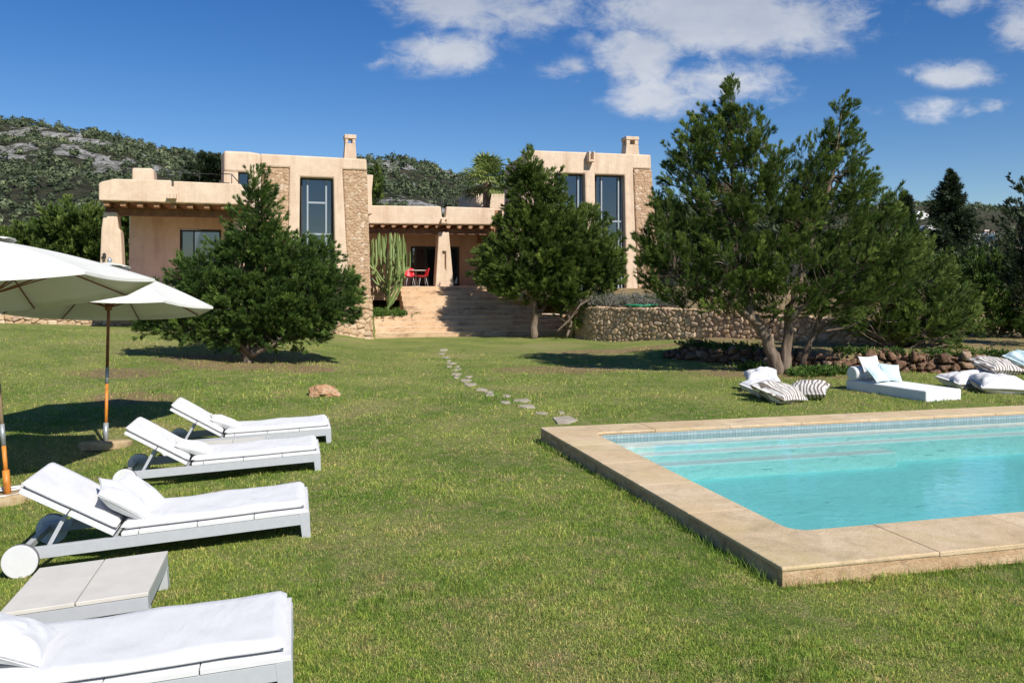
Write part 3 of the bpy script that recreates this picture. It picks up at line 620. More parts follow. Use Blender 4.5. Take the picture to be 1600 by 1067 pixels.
# ---- centre porch
bP = 3.9
m_ = MB(); m_.fpoly(VF, [(575.4,349.8),(575.2,321),(689,322.5),(690.5,340),(696,340),(697.5,322.8),(773,325.3),(773.8,351.4)], bP, bP+.45)
vadd(m_, 'porch_parapet', M['plaster'], bevel=.05)
pz0 = VF.pt(690, 350.5, bP)[1]; pl, pr = VF.pt(573, 350, bP)[0], VF.pt(775, 350, bP)[0]
m_ = MB(); m_.fbox(VF, pl, pr, bP+.45, 8.4, pz0+.02, pz0+.28); m_.fbox(VF, pr-.02, pr+.35, bP+.3, 12, pz0-.6, pz0+.7); vadd(m_, 'porch_roof', M['wood'])
m_ = MB(); sx, sz = VF.pt(693.5, 346.5, bP); m_.fbox(VF, sx-.15, sx-.07, bP-.3, bP-.002, sz-.1, sz+.12); m_.fbox(VF, sx+.07, sx+.15, bP-.3, bP-.002, sz-.1, sz+.12); m_.fbox(VF, sx-.07, sx+.07, bP-.3, bP-.002, sz-.1, sz-.03); vadd(m_, 'rain_spout', M['plaster'], bevel=.015)
for i in range(12):
    a_ = VF.pt(581+17.2*i, 354, bP)[0]; m_ = MB(); m_.tube([VF.p(a_, bP+.08, pz0-.09), VF.p(a_, 8.3, pz0-.09)], .09, 9); vadd(m_, 'rafter', M['wood'])
m_ = MB(); m_.fbox(VF, pl+.05, pr-.05, bP+.42, bP+.68, pz0-.42, pz0-.185); vadd(m_, 'beam', M['beam'], bevel=.012)
bC = bP+.25
c = [VF.pt(px, py, bC) for px, py in ((685.5,362.5),(701.5,362.5),(709.5,450),(680.3,450))]
n_ = [VF.pt(px, py, bC) for px, py in ((691,392),(697.3,392),(697.3,423.5),(692.5,415),(692.3,397),(691,397))]
m_ = MB(); m_.prism([VF.p(a, bC, z) for a, z in c], [VF.p(a, bC+.7, z) for a, z in c]); col_ = vadd(m_, 'column', M['plaster'], bevel=.045)
m_ = MB(); m_.prism([VF.p(a, bC-.1, z) for a, z in n_], [VF.p(a, bC+.14, z) for a, z in n_]); cut = vadd(m_, 'niche_cutter', M['plaster']) 
bpy.context.view_layer.update()
md = col_.modifiers.new('niche', 'BOOLEAN'); md.object = cut; md.solver = 'EXACT'
dg = bpy.context.evaluated_depsgraph_get(); me2 = bpy.data.meshes.new_from_object(col_.evaluated_get(dg)); col_.modifiers.clear(); col_.data = me2
bpy.data.objects.remove(cut, do_unlink=True)
bD = 7.9
m_ = MB(); m_.fpoly(VF, [(574,356),(800,358),(800,452),(718,452),(718,385),(641.5,384.5),(641.5,452),(574,452)], bD, bD+.5); vadd(m_, 'porch_wall', M['plaster_shade'])
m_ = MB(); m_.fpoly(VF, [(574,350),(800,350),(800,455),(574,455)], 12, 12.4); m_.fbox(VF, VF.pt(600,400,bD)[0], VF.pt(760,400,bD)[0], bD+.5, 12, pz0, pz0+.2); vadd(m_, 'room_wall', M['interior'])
window(VF, 641.5, 718, 384.8, TZ, bD+.15, [(666,.09),(684,.09),(704,.09)], [], .1, kind='frame_dark', name='sliding_door', curtains=[(643.5,664,.18)], label='dark framed glazed doors of the centre porch')
# terrace
m_ = MB(); m_.fbox(VF, VF.pt(575,447,bP)[0]-.3, VF.pt(812,447,bP)[0]+2.5, bP+.0, bD, TZ-.6, TZ); vadd(m_, 'porch_terrace', M['stair'], bevel=.02)
# ---- right block
bG = 2.2
rb = [(824.3,234.6),(1017.2,242),(1018,264.5),(989.5,263.5),(993,360),(998,470),(979,470),(975.8,274),(929.8,272.8),(932,470),(918,470),(913.8,272),(866.5,270.6),(864,470),(800,470),(806,400),(815,300)]
m_ = MB(); m_.fpoly(VF, rb, bG, bG+1.1); vadd(m_, 'front_wall', M['plaster'], bevel=.06)
panel(VF, [(998.3,474),(1034,474),(1018.2,265),(990,264)], bG+.035, .115, 57)
m_ = MB(); m_.fpoly(VF, [(998.6,473),(1033.4,473),(1017.8,265.3),(990.4,264.5)], bG+.12, bG+4.2); vadd(m_, 'side_wall', M['masonry'])
aR0 = VF.pt(824.5, 240, bG)[0]; aR1 = VF.pt(1016, 240, bG)[0]; zRt = zat(238, VF.p(aR0, bG, 0).y)
m_ = MB(); q = VF.pt(812, 470, bG)[0]
m_.prism([VF.p(q+.2, bG+1.1, 1), VF.p(q+.8, bG+1.1, 1), VF.p(q+.8, bG+4.2, 1), VF.p(q+.2, bG+4.2, 1)], [VF.p(aR0+.02, bG+1.1, zRt), VF.p(aR0+.6, bG+1.1, zRt), VF.p(aR0+.6, bG+4.2, zRt), VF.p(aR0+.02, bG+4.2, zRt)])
m_.fbox(VF, aR0+.6, aR1, bG+3.7, bG+4.2, 1, zRt); vadd(m_, 'left_wall', M['plaster'], bevel=.04)
m_ = MB(); m_.fbox(VF, aR0+.6, aR1-.6, bG+1.1, bG+3.65, zRt-1.1, zRt-.8); vadd(m_, 'ceiling', M['interior']); m_ = MB(); m_.fbox(VF, aR0+.2, aR1-.6, bG+1.1, bG+3.65, 1.5, 1.8); vadd(m_, 'floor_slab', M['interior'])
m_ = MB(); m_.fbox(VF, aR0+.5, aR1-.5, bG+3.2, bG+3.4, 1.8, zRt-1.1); vadd(m_, 'room_wall', M['interior'])
window(VF, 866.5, 914, 271.5, 1.7, bG+.3, [(872,.05),(879.5,.06),(903,.06),(909,.05)], [], .07, curtains=[(867.5,879,.3),(904,913,.3)], label='left tall window of the right block')
window(VF, 930, 976.5, 273.5, 1.7, bG+.3, [(939.5,.06),(966,.06),(971,.05)], [(346,.07,0,3)], .07, curtains=[(931,939,.3),(967,975,.3)], label='right tall window of the right block')
m_ = MB(); sx, sz = VF.pt(921, 251, bG); m_.fbox(VF, sx-.14, sx-.07, bG-.35, bG-.002, sz-.1, sz+.35); m_.fbox(VF, sx+.07, sx+.14, bG-.35, bG-.002, sz-.1, sz+.35); m_.fbox(VF, sx-.07, sx+.07, bG-.35, bG-.002, sz-.1, sz); vadd(m_, 'rain_spout', M['plaster'], bevel=.015)
chimney(VF, ((979,997.5),(977,999.5)), 213, 239.5, bG+3.0, .62)
# rear part glimpsed under the palm, and its roof rail
m_ = MB(); m_.fpoly(VF, [(735,300),(748,299),(752,303),(800,303),(800,420),(735,420)], 12.5, 16); vadd(m_, 'rear_wing_wall', M['plaster'], bevel=.05)
m_ = MB()
for py in (312, 316): z = VF.pt(650, py, 7.5)[1]; m_.tube([VF.p(VF.pt(583, py, 7.5)[0], 7.5, z), VF.p(VF.pt(735, py, 7.5)[0], 7.5, z)], .012, 6)
for p in range(590, 735, 20): a_, z = VF.pt(p, 311, 7.5); m_.tube([VF.p(a_, 7.5, z), VF.p(a_, 7.5, z-.6)], .015, 6)
vadd(m_, 'railing', M['frame_dark'])
# ---- steps
nr = 10; rise = TZ/nr; base_b = .75; tread = (bP-base_b)/(nr-.5)
def ln(px, b): return VF.pt(px, 500, b)[0]
m_ = MB()
for i in range(nr):
    b0 = base_b+i*tread; zt_ = rise*(i+1)
    if i < 4: l0, r0 = ln(583.5+.4*i, b0), ln(884, b0)
    else: t = (i-4)/5.; l0, r0 = ln(632-7*t, b0), ln(846-34*t, b0)
    j = .012*math.sin(i*5.1)
    m_.fbox(VF, l0, r0, b0+j, bP+.02, zt_-rise-(.15 if i == 0 else -.0), zt_-(.0 if i < nr-1 else .004))
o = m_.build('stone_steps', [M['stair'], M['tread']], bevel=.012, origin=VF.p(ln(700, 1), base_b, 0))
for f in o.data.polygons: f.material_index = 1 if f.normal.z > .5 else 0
props(o, 'wide weathered stone steps climbing from the lawn to the centre porch', 'steps')
m_ = MB(); b0 = base_b+3.6*tread; m_.fbox(VF, ln(585, b0), ln(632, b0)-.01, base_b+4*tread+.03, bP-.05, 0, rise*4.15)
o = m_.build('planter', M['stair'], bevel=.02, origin=VF.p(ln(600, 1), b0, 0)); props(o, 'rendered planter block beside the steps under the candelabra cactus', 'planter')

# ================================================================== POOL
PF = Frame(PA, PTH)
pool = empty('swimming_pool', (PA.x, PA.y, 0), 0, 'rectangular swimming pool with sandstone coping and turquoise water', 'pool')
def padd(mb, name, mat, **k):
    o = mb.build(name, mat, None, **k); o.parent = pool; o.location = Vector(o.location)-Vector(pool.location); return o
CT = .1; WLV = .0
def rounded(a0, a1, b0, b1, r, n=5):
    L = []
    for cx, cy, s0 in ((a0+r, b0+r, 180), (a1-r, b0+r, 270), (a1-r, b1-r, 0), (a0+r, b1-r, 90)):
        for i in range(n+1): t = R(s0+90*i/n); L.append((cx+r*math.cos(t), cy+r*math.sin(t)))
    return L
i0, i1, j0, j1 = CL_, PL-CL_, CF, PW-.58
# coping slabs: pieces with thin joints
def coping_piece(a0, a1, b0, b1):
    m_ = MB(); g = .0015; m_.fbox(PF, a0+g, a1-g, b0+g, b1-g, CT-.035+random.uniform(-.003,.0), CT+random.uniform(-.002,.002)); return padd(m_, 'coping_slab', M['coping'], bevel=.007)
inner = rounded(i0, i1, j0, j1, .16)
def corner_slab(q, o_):   # q: corner outline with rounded inside
    m_ = MB(); m_.prism([PF.p(a, b, CT-.035) for a, b in q], [PF.p(a, b, CT) for a, b in q]); return padd(m_, 'coping_slab', M['coping'], bevel=.012)
arc = inner[:6]   # near-left corner arc from (i0, j0+r) to (i0+r, j0)
q = [(0,0)]+[(i0+.75,0),(i0+.75,j0)]+arc[::-1]+[(i0,j0+.7),(0,j0+.7)]
corner_slab(q, 0)
arc2 = inner[18:24]; q = [(0,PW),(0,j1-.6),(i0,j1-.6)]+arc2[::-1]+[(i0+.9,j1),(i0+.9,PW)]
corner_slab(q, 0)
y = j0+.7
while y < j1-.6-.01: e = min(y+1.05, j1-.6); coping_piece(0, i0, y, e); y = e
x = i0+.75
while x < i1-.01: e = min(x+1.15, i1+.59); coping_piece(x, e, 0, j0); x = e
x = i0+.9
while x < i1-.01: e = min(x+1.15, i1+.59); coping_piece(x, e, j1, PW); x = e
coping_piece(i1, PL, j0, j1)
m_ = MB()
def ring(m_, F, outer, innr, z0, z1):
    n = len(outer); A = [m_.bm.verts.new(F.p(*p, z0)) for p in outer]; B = [m_.bm.verts.new(F.p(*p, z1)) for p in outer]; C = [m_.bm.verts.new(F.p(*p, z0)) for p in innr]; D = [m_.bm.verts.new(F.p(*p, z1)) for p in innr]
    for i in range(n):
        j = (i+1) % n
        for f in ((A[i],A[j],B[j],B[i]),(C[j],C[i],D[i],D[j]),(B[i],B[j],D[j],D[i]),(A[j],A[i],C[i],C[j])): m_.bm.faces.new(f)
e_ = .012
inn = [(a, b) for a, b in rounded(i0+e_, i1-e_, j0+e_, j1-e_, .15)]
out = [(.008 if a < PL/2 else PL-.008, .008 if b < PW/2 else PW-.008) for a, b in inn]
# plinth under the slabs (ring with square outside, rounded inside)
m_ = MB()
corners = [(.008,.008),(PL-.008,.008),(PL-.008,PW-.008),(.008,PW-.008)]
def plinth(m_, z0, z1):
    for k in range(4):
        idx = list(range(k*6, k*6+6)); c0 = corners[k]; nxt = corners[(k+1) % 4]
        vs_in0 = [m_.bm.verts.new(PF.p(*inn[i], z0)) for i in idx+[((k+1)*6) % 24]]; vs_in1 = [m_.bm.verts.new(PF.p(*inn[i], z1)) for i in idx+[((k+1)*6) % 24]]
        for i in range(6): m_.bm.faces.new((vs_in0[i], vs_in0[i+1], vs_in1[i+1], vs_in1[i]))
        o0 = [m_.bm.verts.new(PF.p(*c0, z)) for z in (z0, z1)]; o1 = [m_.bm.verts.new(PF.p(*nxt, z)) for z in (z0, z1)]
        m_.bm.faces.new((o0[0], o1[0], o1[1], o0[1]))
        m_.bm.faces.new([o0[1]]+vs_in1[::1][:6]+[vs_in1[6], o1[1]])
plinth(m_, -.35, CT-.036); padd(m_, 'plinth', M['coping_side'])
def shell(pts, z0, z1, mat, name):
    m_ = MB(); A = [m_.bm.verts.new(PF.p(a, b, z0)) for a, b in pts]; B = [m_.bm.verts.new(PF.p(a, b, z1)) for a, b in pts]; n = len(pts)
    for i in range(n): m_.bm.faces.new((A[i], B[i], B[(i+1) % n], A[(i+1) % n])).smooth = False
    return padd(m_, name, mat)
ii = rounded(i0+.03, i1-.03, j0+.03, j1-.03, .14)
shell(ii, -.2, CT-.036, M['band'], 'tile_band')
DEP = -.40
ii2 = rounded(i0+.034, i1-.034, j0+.034, j1-.034, .14)
m_ = MB(); A = [m_.bm.verts.new(PF.p(a, b, DEP)) for a, b in ii2]; B = [m_.bm.verts.new(PF.p(a, b, -.2)) for a, b in ii2]
for i in range(len(A)): m_.bm.faces.new((A[i], B[i], B[(i+1) % len(A)], A[(i+1) % len(A)]))
m_.bm.faces.new(A); padd(m_, 'basin', M['lining'])
for k, (w_, z) in enumerate(((.40,-.045),(.64,-.115),(.90,-.20))):
    m_ = MB(); m_.fbox(PF, i0+.05, i1-.05 if k < 2 else i0+4.1, j1-w_, j1-.04, DEP-.05, z); st_ = padd(m_, 'underwater_step', [M['poolstep'] if k < 2 else M['poolstep_grey'], M['riser']], bevel=.02)
    for f in st_.data.polygons: f.material_index = 0 if f.normal.z > .5 else 1
m_ = MB(); ns = 60
vs = [[m_.bm.verts.new(PF.p(i0+.02+(i1-i0-.04)*i/ns, j0+.02+(j1-j0-.04)*j/20, WLV)) for j in range(21)] for i in range(ns+1)]
for i in range(ns):
    for j in range(20): m_.bm.faces.new((vs[i][j], vs[i+1][j], vs[i+1][j+1], vs[i][j+1]))
o = m_.build('pool_water', M['water'], origin=PF.p(3, 3, WLV)); props(o, kind='structure')
if o.data.polygons[0].normal.z < 0: o.data.flip_normals()
# ================================================================== HILLS and far wood
RL = [(-2600,330,700),(-900,250,620),(-300,170,520),(0,184,450),(60,190,455),(110,196,460),(180,208,470),(250,224,480),(330,242,500),(400,262,520),(470,275,520),(540,256,500),(575,245,480),(625,240,470),
      (680,254,480),(720,267,490),(770,278,520),(900,300,620),(1040,318,800),(1200,324,950),(1385,322,1050),(1440,316,1050),(1500,318,1050),(1560,324,1080),(1640,326,1100),(2000,300,1100),(3200,340,1000)]
PXR = np.array([r[0] for r in RL]); PYR = np.array([r[1] for r in RL]); YRR = np.array([r[2] for r in RL])
def hill_z(px, Y):
    k = (px-800)/FPX; yr = np.interp(px, PXR, YRR); pr = np.interp(px, PXR, PYR); zr = EYE+(HY-pr)/FPX*yr-3.0
    t = np.clip((Y-75)/(yr-75), 0, 1.6); up = np.where(t <= 1, t**1.12, 1-(t-1)*.55)
    x = k*Y; n1 = fbm(x/90, Y/90, 4, 41)-.5; n2 = fbm(x/22, Y/22, 4, 55)-.5
    return 1.7+(zr-1.7)*up+(n1*.16*zr*np.sin(np.clip(t,0,1)*3.14)+n2*9*np.clip(t*1.6,0,1)*(1-.55*(t > .93)))
pxs = np.concatenate([np.linspace(-2600,-200,50), np.linspace(-190,1700,430), np.linspace(1720,3200,40)]); ts = np.concatenate([np.linspace(0,1,150), np.linspace(1.02,1.6,12)])
PX_, T_ = np.meshgrid(pxs, ts); YR_ = np.interp(PX_, PXR, YRR); YY = 75+T_*(YR_-75); Z_ = hill_z(PX_, YY)
V = np.stack([(PX_-800)/FPX*YY, YY, Z_], -1); a_, b_ = PX_.shape; I = np.arange(a_*b_).reshape(a_, b_); F = np.stack([I[:-1,:-1], I[:-1,1:], I[1:,1:], I[1:,:-1]], -1).reshape(-1, 4)
def rocky(px, t, x, y):
    n = .6*fbm(x/16, y/30, 3, 71)+.4*fbm(x/5, y/9, 3, 73); m1 = np.clip(1.35-np.abs(t-.70)/.30, 0, 1)*np.interp(px, [-400,60,200,420,450,580,640,720,760], [1,1,.8,.75,.2,1,.9,.5,0])
    return np.clip((n-.5)*3.6+m1*.55-.42, 0, 1)*4*(m1 > 0)
ROCK = np.clip(rocky(PX_, T_, V[...,0], YY), 0, 1)
m = MT('hill_side').set(.95,.1)
s1 = m.mix(m.rng(m.noise(.25,6,.7),.4,.62), (.06,.072,.04), (.16,.145,.095)); rk = m.mix(m.rng(m.noise(.30,8,.85,.8,(1,.5,1.6)),.42,.56), (.24,.225,.20), (.88,.85,.79)); rk = m.mix(m.rng(m.noise(.12,7,.8,.5,(1.4,.5,1)),.5,.6,0,.8), rk, (.10,.12,.07))
m.col(m.mix(m.rng(m.math('ADD', m.attr('rock'), m.math('MULTIPLY', m.noise(.22,7,.8), 1.2)), .86, .98), s1, rk)); m.bump(m.noise(.35,8,.85), 5.0, 1.0); M['hill'] = m.m
props(link('hills', npmesh('hills', V.reshape(-1,3), F, {'rock': ROCK.ravel()}, smooth=True), M['hill']), kind='structure')
def clumps(P, Hh, Ww, k, seed, up=.5, leaf=.16):
    """crowns of k small faces each, spread through a bumpy dome"""
    r = np.random.default_rng(seed); n = len(P); d = r.normal(size=(n, k, 3)); d[...,2] = np.abs(d[...,2])*1.2-.25; d /= np.linalg.norm(d, axis=-1, keepdims=True)
    lob = .75+.35*np.sin(d[...,0]*5+r.random((n,1))*6)*np.sin(d[...,1]*5+r.random((n,1))*6)
    rad = (.72+.3*r.random((n, k)))*lob; c = P[:,None,:]+d*rad[...,None]*np.stack([Ww, Ww, Hh], -1)[:,None,:]*.5+np.array([0,0,1])*(Hh*.45)[:,None,None]
    s_ = (Ww*leaf)[:,None]*(.6+.8*r.random((n,k))); t1 = np.cross(d, r.normal(size=(n,k,3))); t1 /= np.linalg.norm(t1, axis=-1, keepdims=True)+1e-9; t2 = np.cross(d, t1)+d*(r.random((n,k,1))-.5)*1.2
    a = c+t1*s_[...,None]; b = c-t1*s_[...,None]*.6+t2*s_[...,None]; e = c-t1*s_[...,None]*.6-t2*s_[...,None]
    V = np.stack([a, b, e], 2).reshape(-1, 3); F = np.arange(len(V)).reshape(-1, 3)
    tone = np.clip(r.normal(.45, .2, (n,1))+r.normal(0, .12, (n,k)), 0, 1); return V, F, np.repeat(tone.ravel(), 3)
r = np.random.default_rng(77); N = 17000
px = np.where(r.random(N) < .62, r.random(N)*980-200, 1000+r.random(N)*800); t = r.random(N)**.6*1.03
yr = np.interp(px, PXR, YRR); Y = 75+t*(yr-75); x = (px-800)/FPX*Y
rk = rocky(px, t, x, Y); keep = (r.random(N) > np.clip(rk*4, 0, .97)) & (fbm(x/30, Y/30, 3, 90)+.45*r.random(N) > .56)
for hp, w_ in ((1441,20),(1456,22),(1530,18),(1550,18),(1563,12)): keep &= ~((np.abs(px-hp) < w_) & (Y > 150) & (r.random(N) < .93) & (Y < 900))
px, t, Y, x = px[keep], t[keep], Y[keep], x[keep]; z = hill_z(px, Y)
sz = (.0042*Y+1.5)*(.4+1.3*r.random(len(Y))**1.6); Vc, Fc, tc_ = clumps(np.stack([x, Y, z-sz*.15], 1), sz*(.8+.5*r.random(len(Y))), sz, 48, 5, leaf=.105)
props(link('wood_on_the_hills', npmesh('wood', Vc, Fc, {'tone': tc_}), M['pine_far']), kind='stuff', label='dark green pine wood and scrub covering the rocky hills', cat='woodland')
# far white villas on the right hillside
def far_house(px, py, Y, w, h, lab, roof=None, wins=3):
    
    for Yt in np.arange(150, 1000, 4.0):
        if float(hill_z(np.array([px]), np.array([Yt]))[0]) > zat(py, Yt): break
    Y = float(Yt)-8; p = at(px, py-2, Y); z0 = p.z; sc = Y/FPX; w, h = w*sc, h*sc
    e = empty('hillside_house', (p.x, p.y, z0), R(8), lab, 'house', 'white houses on the far hillside')
    m_ = MB(); m_.box(-w/2, w/2, 0, 7, -8, h); m_.build('wall', M['white_wall'], e)
    m_ = MB(); m_.box(-w*.2, w*.28, 1.5, 6, h+.01, h*1.5); m_.build('upper_storey', M['white_wall'], e)
    if roof: m_ = MB(); m_.prism([Vector((-w*.5,-.4,h)),Vector((w*.5,-.4,h)),Vector((w*.5,7.4,h)),Vector((-w*.5,7.4,h))], [Vector((-w*.48,3.2,h*1.55)),Vector((w*.48,3.2,h*1.55)),Vector((w*.48,3.8,h*1.55)),Vector((-w*.48,3.8,h*1.55))]); m_.build('roof', M['tile_roof'], e)
    for i in range(wins):
        x0 = -w/2+w*(i+.3)/wins; m_ = MB(); m_.box(x0, x0+w/wins*.4, -.15, .1, h*.25, h*.7); m_.build('window', M['frame_dark'], e)
far_house(1441, 341, 800, 22, 6, 'white flat roofed house highest on the hillside left of the dark fir')
far_house(1456, 367, 560, 26, 9, 'large white house low on the hillside left of the dark fir', wins=4)
far_house(1526, 371, 560, 13, 6, 'small white house just right of the dark fir', wins=2)
far_house(1547, 370, 560, 16, 6, 'white house with orange tiled roof right of the dark fir', roof=True)
far_house(1562, 375, 520, 9, 5, 'small plain white house at the right end of the hillside row', wins=1)
far_house(1543, 391, 480, 8, 6, 'small white house below the others on the right hillside', wins=1)

# ================================================================== TREES
def unit(v): return v/(np.linalg.norm(v, axis=-1, keepdims=True)+1e-9)
def sprays(P, D, L, k, ln, wd, seed, spread=.55, tone0=None):
    """k slim leaf sprigs along each spray axis"""
    r = np.random.default_rng(seed); n = len(P); t = r.random((n, k))*.95; pos = P[:,None]+D[:,None]*(L[:,None]*t)[...,None]
    rd = unit(r.normal(size=(n, k, 3))); d = unit(D[:,None]*.9+rd*spread+np.array([0,0,.12])); l = ln*(.55+.8*r.random((n,k)))*(1.15-.55*t); pos = pos+rd*(.05*ln)
    s_ = unit(np.cross(d, r.normal(size=(n,k,3))))*wd*(.7+.6*r.random((n,k,1)))
    a = pos-s_*.5; b = pos+d*(l*.45)[...,None]-s_; c = pos+d*l[...,None]; e = pos+d*(l*.5)[...,None]+s_
    V = np.stack([a, b, c, e], 2).reshape(-1, 3); i = np.arange(n*k)*4; F = np.stack([i, i+1, i+2, i+3], 1)
    tn = (tone0 if tone0 is not None else r.normal(.45, .16, n))[:,None]+r.normal(0, .13, (n,k)); return V, F, np.repeat(np.clip(tn, 0, 1).ravel(), 4)
def seg_near(limbs, p):
    best = None
    for L_ in limbs:
        for (a, ra), (b, rb) in zip(L_, L_[1:]):
            ab = b-a; t = max(0, min(1, (p-a).dot(ab)/max(ab.length_squared, 1e-6))); q = a+ab*t; d = (p-q).length+.35*max(0, q.z-p.z+.3)*2
            if best is None or d < best[0]: best = (d, q, ra+(rb-ra)*t)
    return best
def tree(name, base, Y, lobes, limbs, label, cat='tree', mat='juniper', nper=1.0, plume=.62, ln=.115, wd=.011, k=26, seed=1, up=.55, group=None, depth=.85, dead=10, twig=True, cone=False, sp=9, spread=.42, bark='bark'):
    """lobes: (px,py,rx,ry) envelope of the crown in its own plane; built as branches carrying plumes"""
    r = np.random.default_rng(seed); rnd = random.Random(seed)
    root = empty(name, base, 0, label, cat, group); B = Vector(base); sc = Y/FPX
    LB = [[(at(px, py, Y+dy*1.0), rr) for px, py, dy, rr in L_] for L_ in limbs]
    for L_ in LB:
        pass
    LB0 = LB[0]; LB0[0] = (Vector((LB0[0][0].x, LB0[0][0].y, B.z-.1)), LB0[0][1])
    starts, tips = [], []
    for lb in lobes:
        cx, cy, rx, ry = lb[:4]; dyy = lb[4] if len(lb) > 4 else 0
        c = np.array(at(cx, cy, Y+dyy)); ra = np.array([rx*sc, (rx+ry)*.5*sc*depth, ry*sc]); area = (ra[0]*ra[1]+ra[0]*ra[2]+ra[1]*ra[2]); n = int(max(6, area*17*nper/plume))
        d = unit(r.normal(size=(n,3))); rr = (.55+.5*r.random((n,1))**.6); q = c+d*ra*rr; starts.append((q, d, c))
    Q = np.concatenate([s_[0] for s_ in starts]); Dd = np.concatenate([s_[1] for s_ in starts])
    cen = np.array([np.mean([at(l[0], 445, Y).x for l in lobes]), Y])
    rad = unit(np.concatenate([Q[:,:2]-np.array([[B.x, B.y]]), np.zeros((len(Q),1))], 1))
    D = unit(Dd*.6+rad*.4+np.array([0,0,up])+r.normal(size=Q.shape)*.16)
    if cone: D = unit(rad*1.0+np.array([0,0,up])+r.normal(size=Q.shape)*.15)
    L = plume*(.65+.7*r.random(len(Q))); S0 = Q-D*L[:,None]*.55
    gzv = gz(S0[:,0], S0[:,1]); S0[:,2] = np.maximum(S0[:,2], np.minimum(gzv, 2)+.12)
    # each plume: sprays set around its axis
    n = len(Q); t = np.linspace(.12, 1.0, sp)[None,:]*np.ones((n,1))+r.random((n,sp))*.06
    ax_ = S0[:,None]+D[:,None]*(L[:,None]*t)[...,None]; rd = unit(r.normal(size=(n,sp,3))); wdt = plume*.44*(1.05-t)**.7
    P = ax_+rd*(wdt*.25)[...,None]; SD = unit(D[:,None]*1.0+rd*.6+np.array([0,0,.15])); SL = wdt*(1.1+.6*r.random((n,sp)))
    tone = np.repeat(r.normal(.42, .17, n)[:,None], sp, 1)+r.normal(0, .06, (n,sp))+(t-.5)*.22
    V, F, tn = sprays(P.reshape(-1,3), SD.reshape(-1,3), SL.ravel(), k, ln, wd, seed+1, spread, tone.ravel())
    o = link('crown', npmesh('crown', V-np.array(B), F, {'tone': tn}), M[mat], root)
    # woody part
    m_ = MB()
    for L_ in LB:
        pts = [p for p, _ in L_]; rs = [q for _, q in L_]; PP, RR = [], []
        for i in range(len(pts)-1):
            for j in range(4):
                f = j/4; p = pts[i].lerp(pts[i+1], f); w = rs[i]*.22
                PP.append(p+Vector((rnd.uniform(-w,w), rnd.uniform(-w,w), 0))*(1 if i+j else 0)); RR.append((rs[i]+(rs[i+1]-rs[i])*f)*rnd.uniform(.92,1.1))
        PP.append(pts[-1]); RR.append(rs[-1]); m_.tube([p-B for p in PP], RR, 9)
    if twig:
        for i in range(0, n):
            if i % 2: continue
            p = Vector(S0[i]); q = seg_near(LB, p); a = q[1]; mid = a.lerp(p, .5)+Vector((rnd.uniform(-.1,.1), rnd.uniform(-.1,.1), -.08*(p-a).length)); rr = min(q[2]*.55, .012+.011*(p-a).length)
            m_.tube([a-B, mid-B, p-B, p+Vector(D[i])*L[i]*.7-B], [rr, rr*.75, rr*.5, rr*.15], 4, cap=False)
    m_.build('trunk', M[bark], root)
    if dead:
        for _ in range(dead):
            m_ = MB()
            i = rnd.randrange(n); p = Vector(Q[i])*1.0; d0 = Vector(D[i]); s0 = p-d0*.2
            for _2 in range(4):
                dd = (d0+Vector((rnd.gauss(0,.7), rnd.gauss(0,.7), rnd.gauss(0,.5)))).normalized(); l = plume*rnd.uniform(.3,.75)
                m_.tube([s0-B, s0+dd*l*.5+Vector((0,0,.03))-B, s0+dd*l-B], [.009,.006,.002], 4, cap=False)
            m_.build('dead_branch', M['dead'], root)
    return root
# 1 low spreading juniper on the left lawn
b = gp(388, 566); Y1 = b.y; k_ = Y1/19.6
tree('juniper_tree', b, Y1, [(403,300,14,30),(402,335,26,36),(400,372,42,36),(372,402,34,32),(395,425,60,40),(440,405,45,34),(478,415,42,32),(308,448,42,34),(350,455,60,42),(255,485,38,28),(240,505,24,16),(290,515,34,16),(305,500,45,24),(400,480,80,40),(470,465,62,42),(515,468,36,38),(430,505,80,24),(350,518,60,18),(400,522,70,14),(465,515,50,18),(530,470,24,30),(520,440,28,22),(300,415,18,14)],
     [[(388,566,0,.13),(384,545,0,.11),(392,500,0,.09),(400,440,0,.08),(403,350,0,.04),(403,290,0,.015)], [(386,556,0,.07),(362,535,-.2,.05),(338,512,-.2,.02)], [(392,556,0,.12),(425,520,.1,.09),(445,490,.1,.07),(490,455,.2,.03)], [(392,556,-.1,.06),(425,540,-.3,.04),(450,520,-.3,.015)], [(388,550,0,.1),(365,510,.9,.07),(350,460,1.1,.03)], [(388,552,0,.09),(374,535,-.4,.04),(362,512,-.5,.015)]],
     'low spreading dark green juniper with a pointed top on the left lawn', mat='juniper_deep', seed=3, plume=.62, ln=.115, wd=.0072, k=34, sp=9, nper=1.9, up=.42, dead=16)
# 2 middle tree before the steps
b = gp(833, 529); Y2 = b.y
tree('juniper_tree', b, Y2, [(834,268,22,22),(822,290,26,20),(850,295,24,22),(836,320,36,32),(865,345,36,30),(820,360,38,34),(870,380,50,36),(912,365,36,32),(800,405,44,34),(845,410,56,40),(900,410,52,36),(935,400,32,34),(790,440,34,22),(830,450,50,26),(890,445,56,26),(935,435,34,24),(945,405,18,20),(765,420,24,18),(898,478,30,24)],
     [[(833,529,0,.15),(836,490,0,.13),(833,450,0,.13),(838,380,0,.09),(834,260,0,.02)], [(836,500,0,.08),(858,470,.2,.07),(890,420,.2,.04),(930,390,.2,.02)], [(836,470,0,.08),(800,430,-.4,.05),(775,410,-.5,.02)], [(885,527,-.3,.06),(893,505,-.3,.05),(880,470,0,.03)], [(868,520,-.8,.045),(890,500,-1,.04),(905,478,-1,.02)]],
     'rounded green juniper standing in front of the right end of the steps', seed=5, plume=.85, ln=.19, wd=.0125, k=30, sp=9, nper=1.35, up=.5, dead=12)
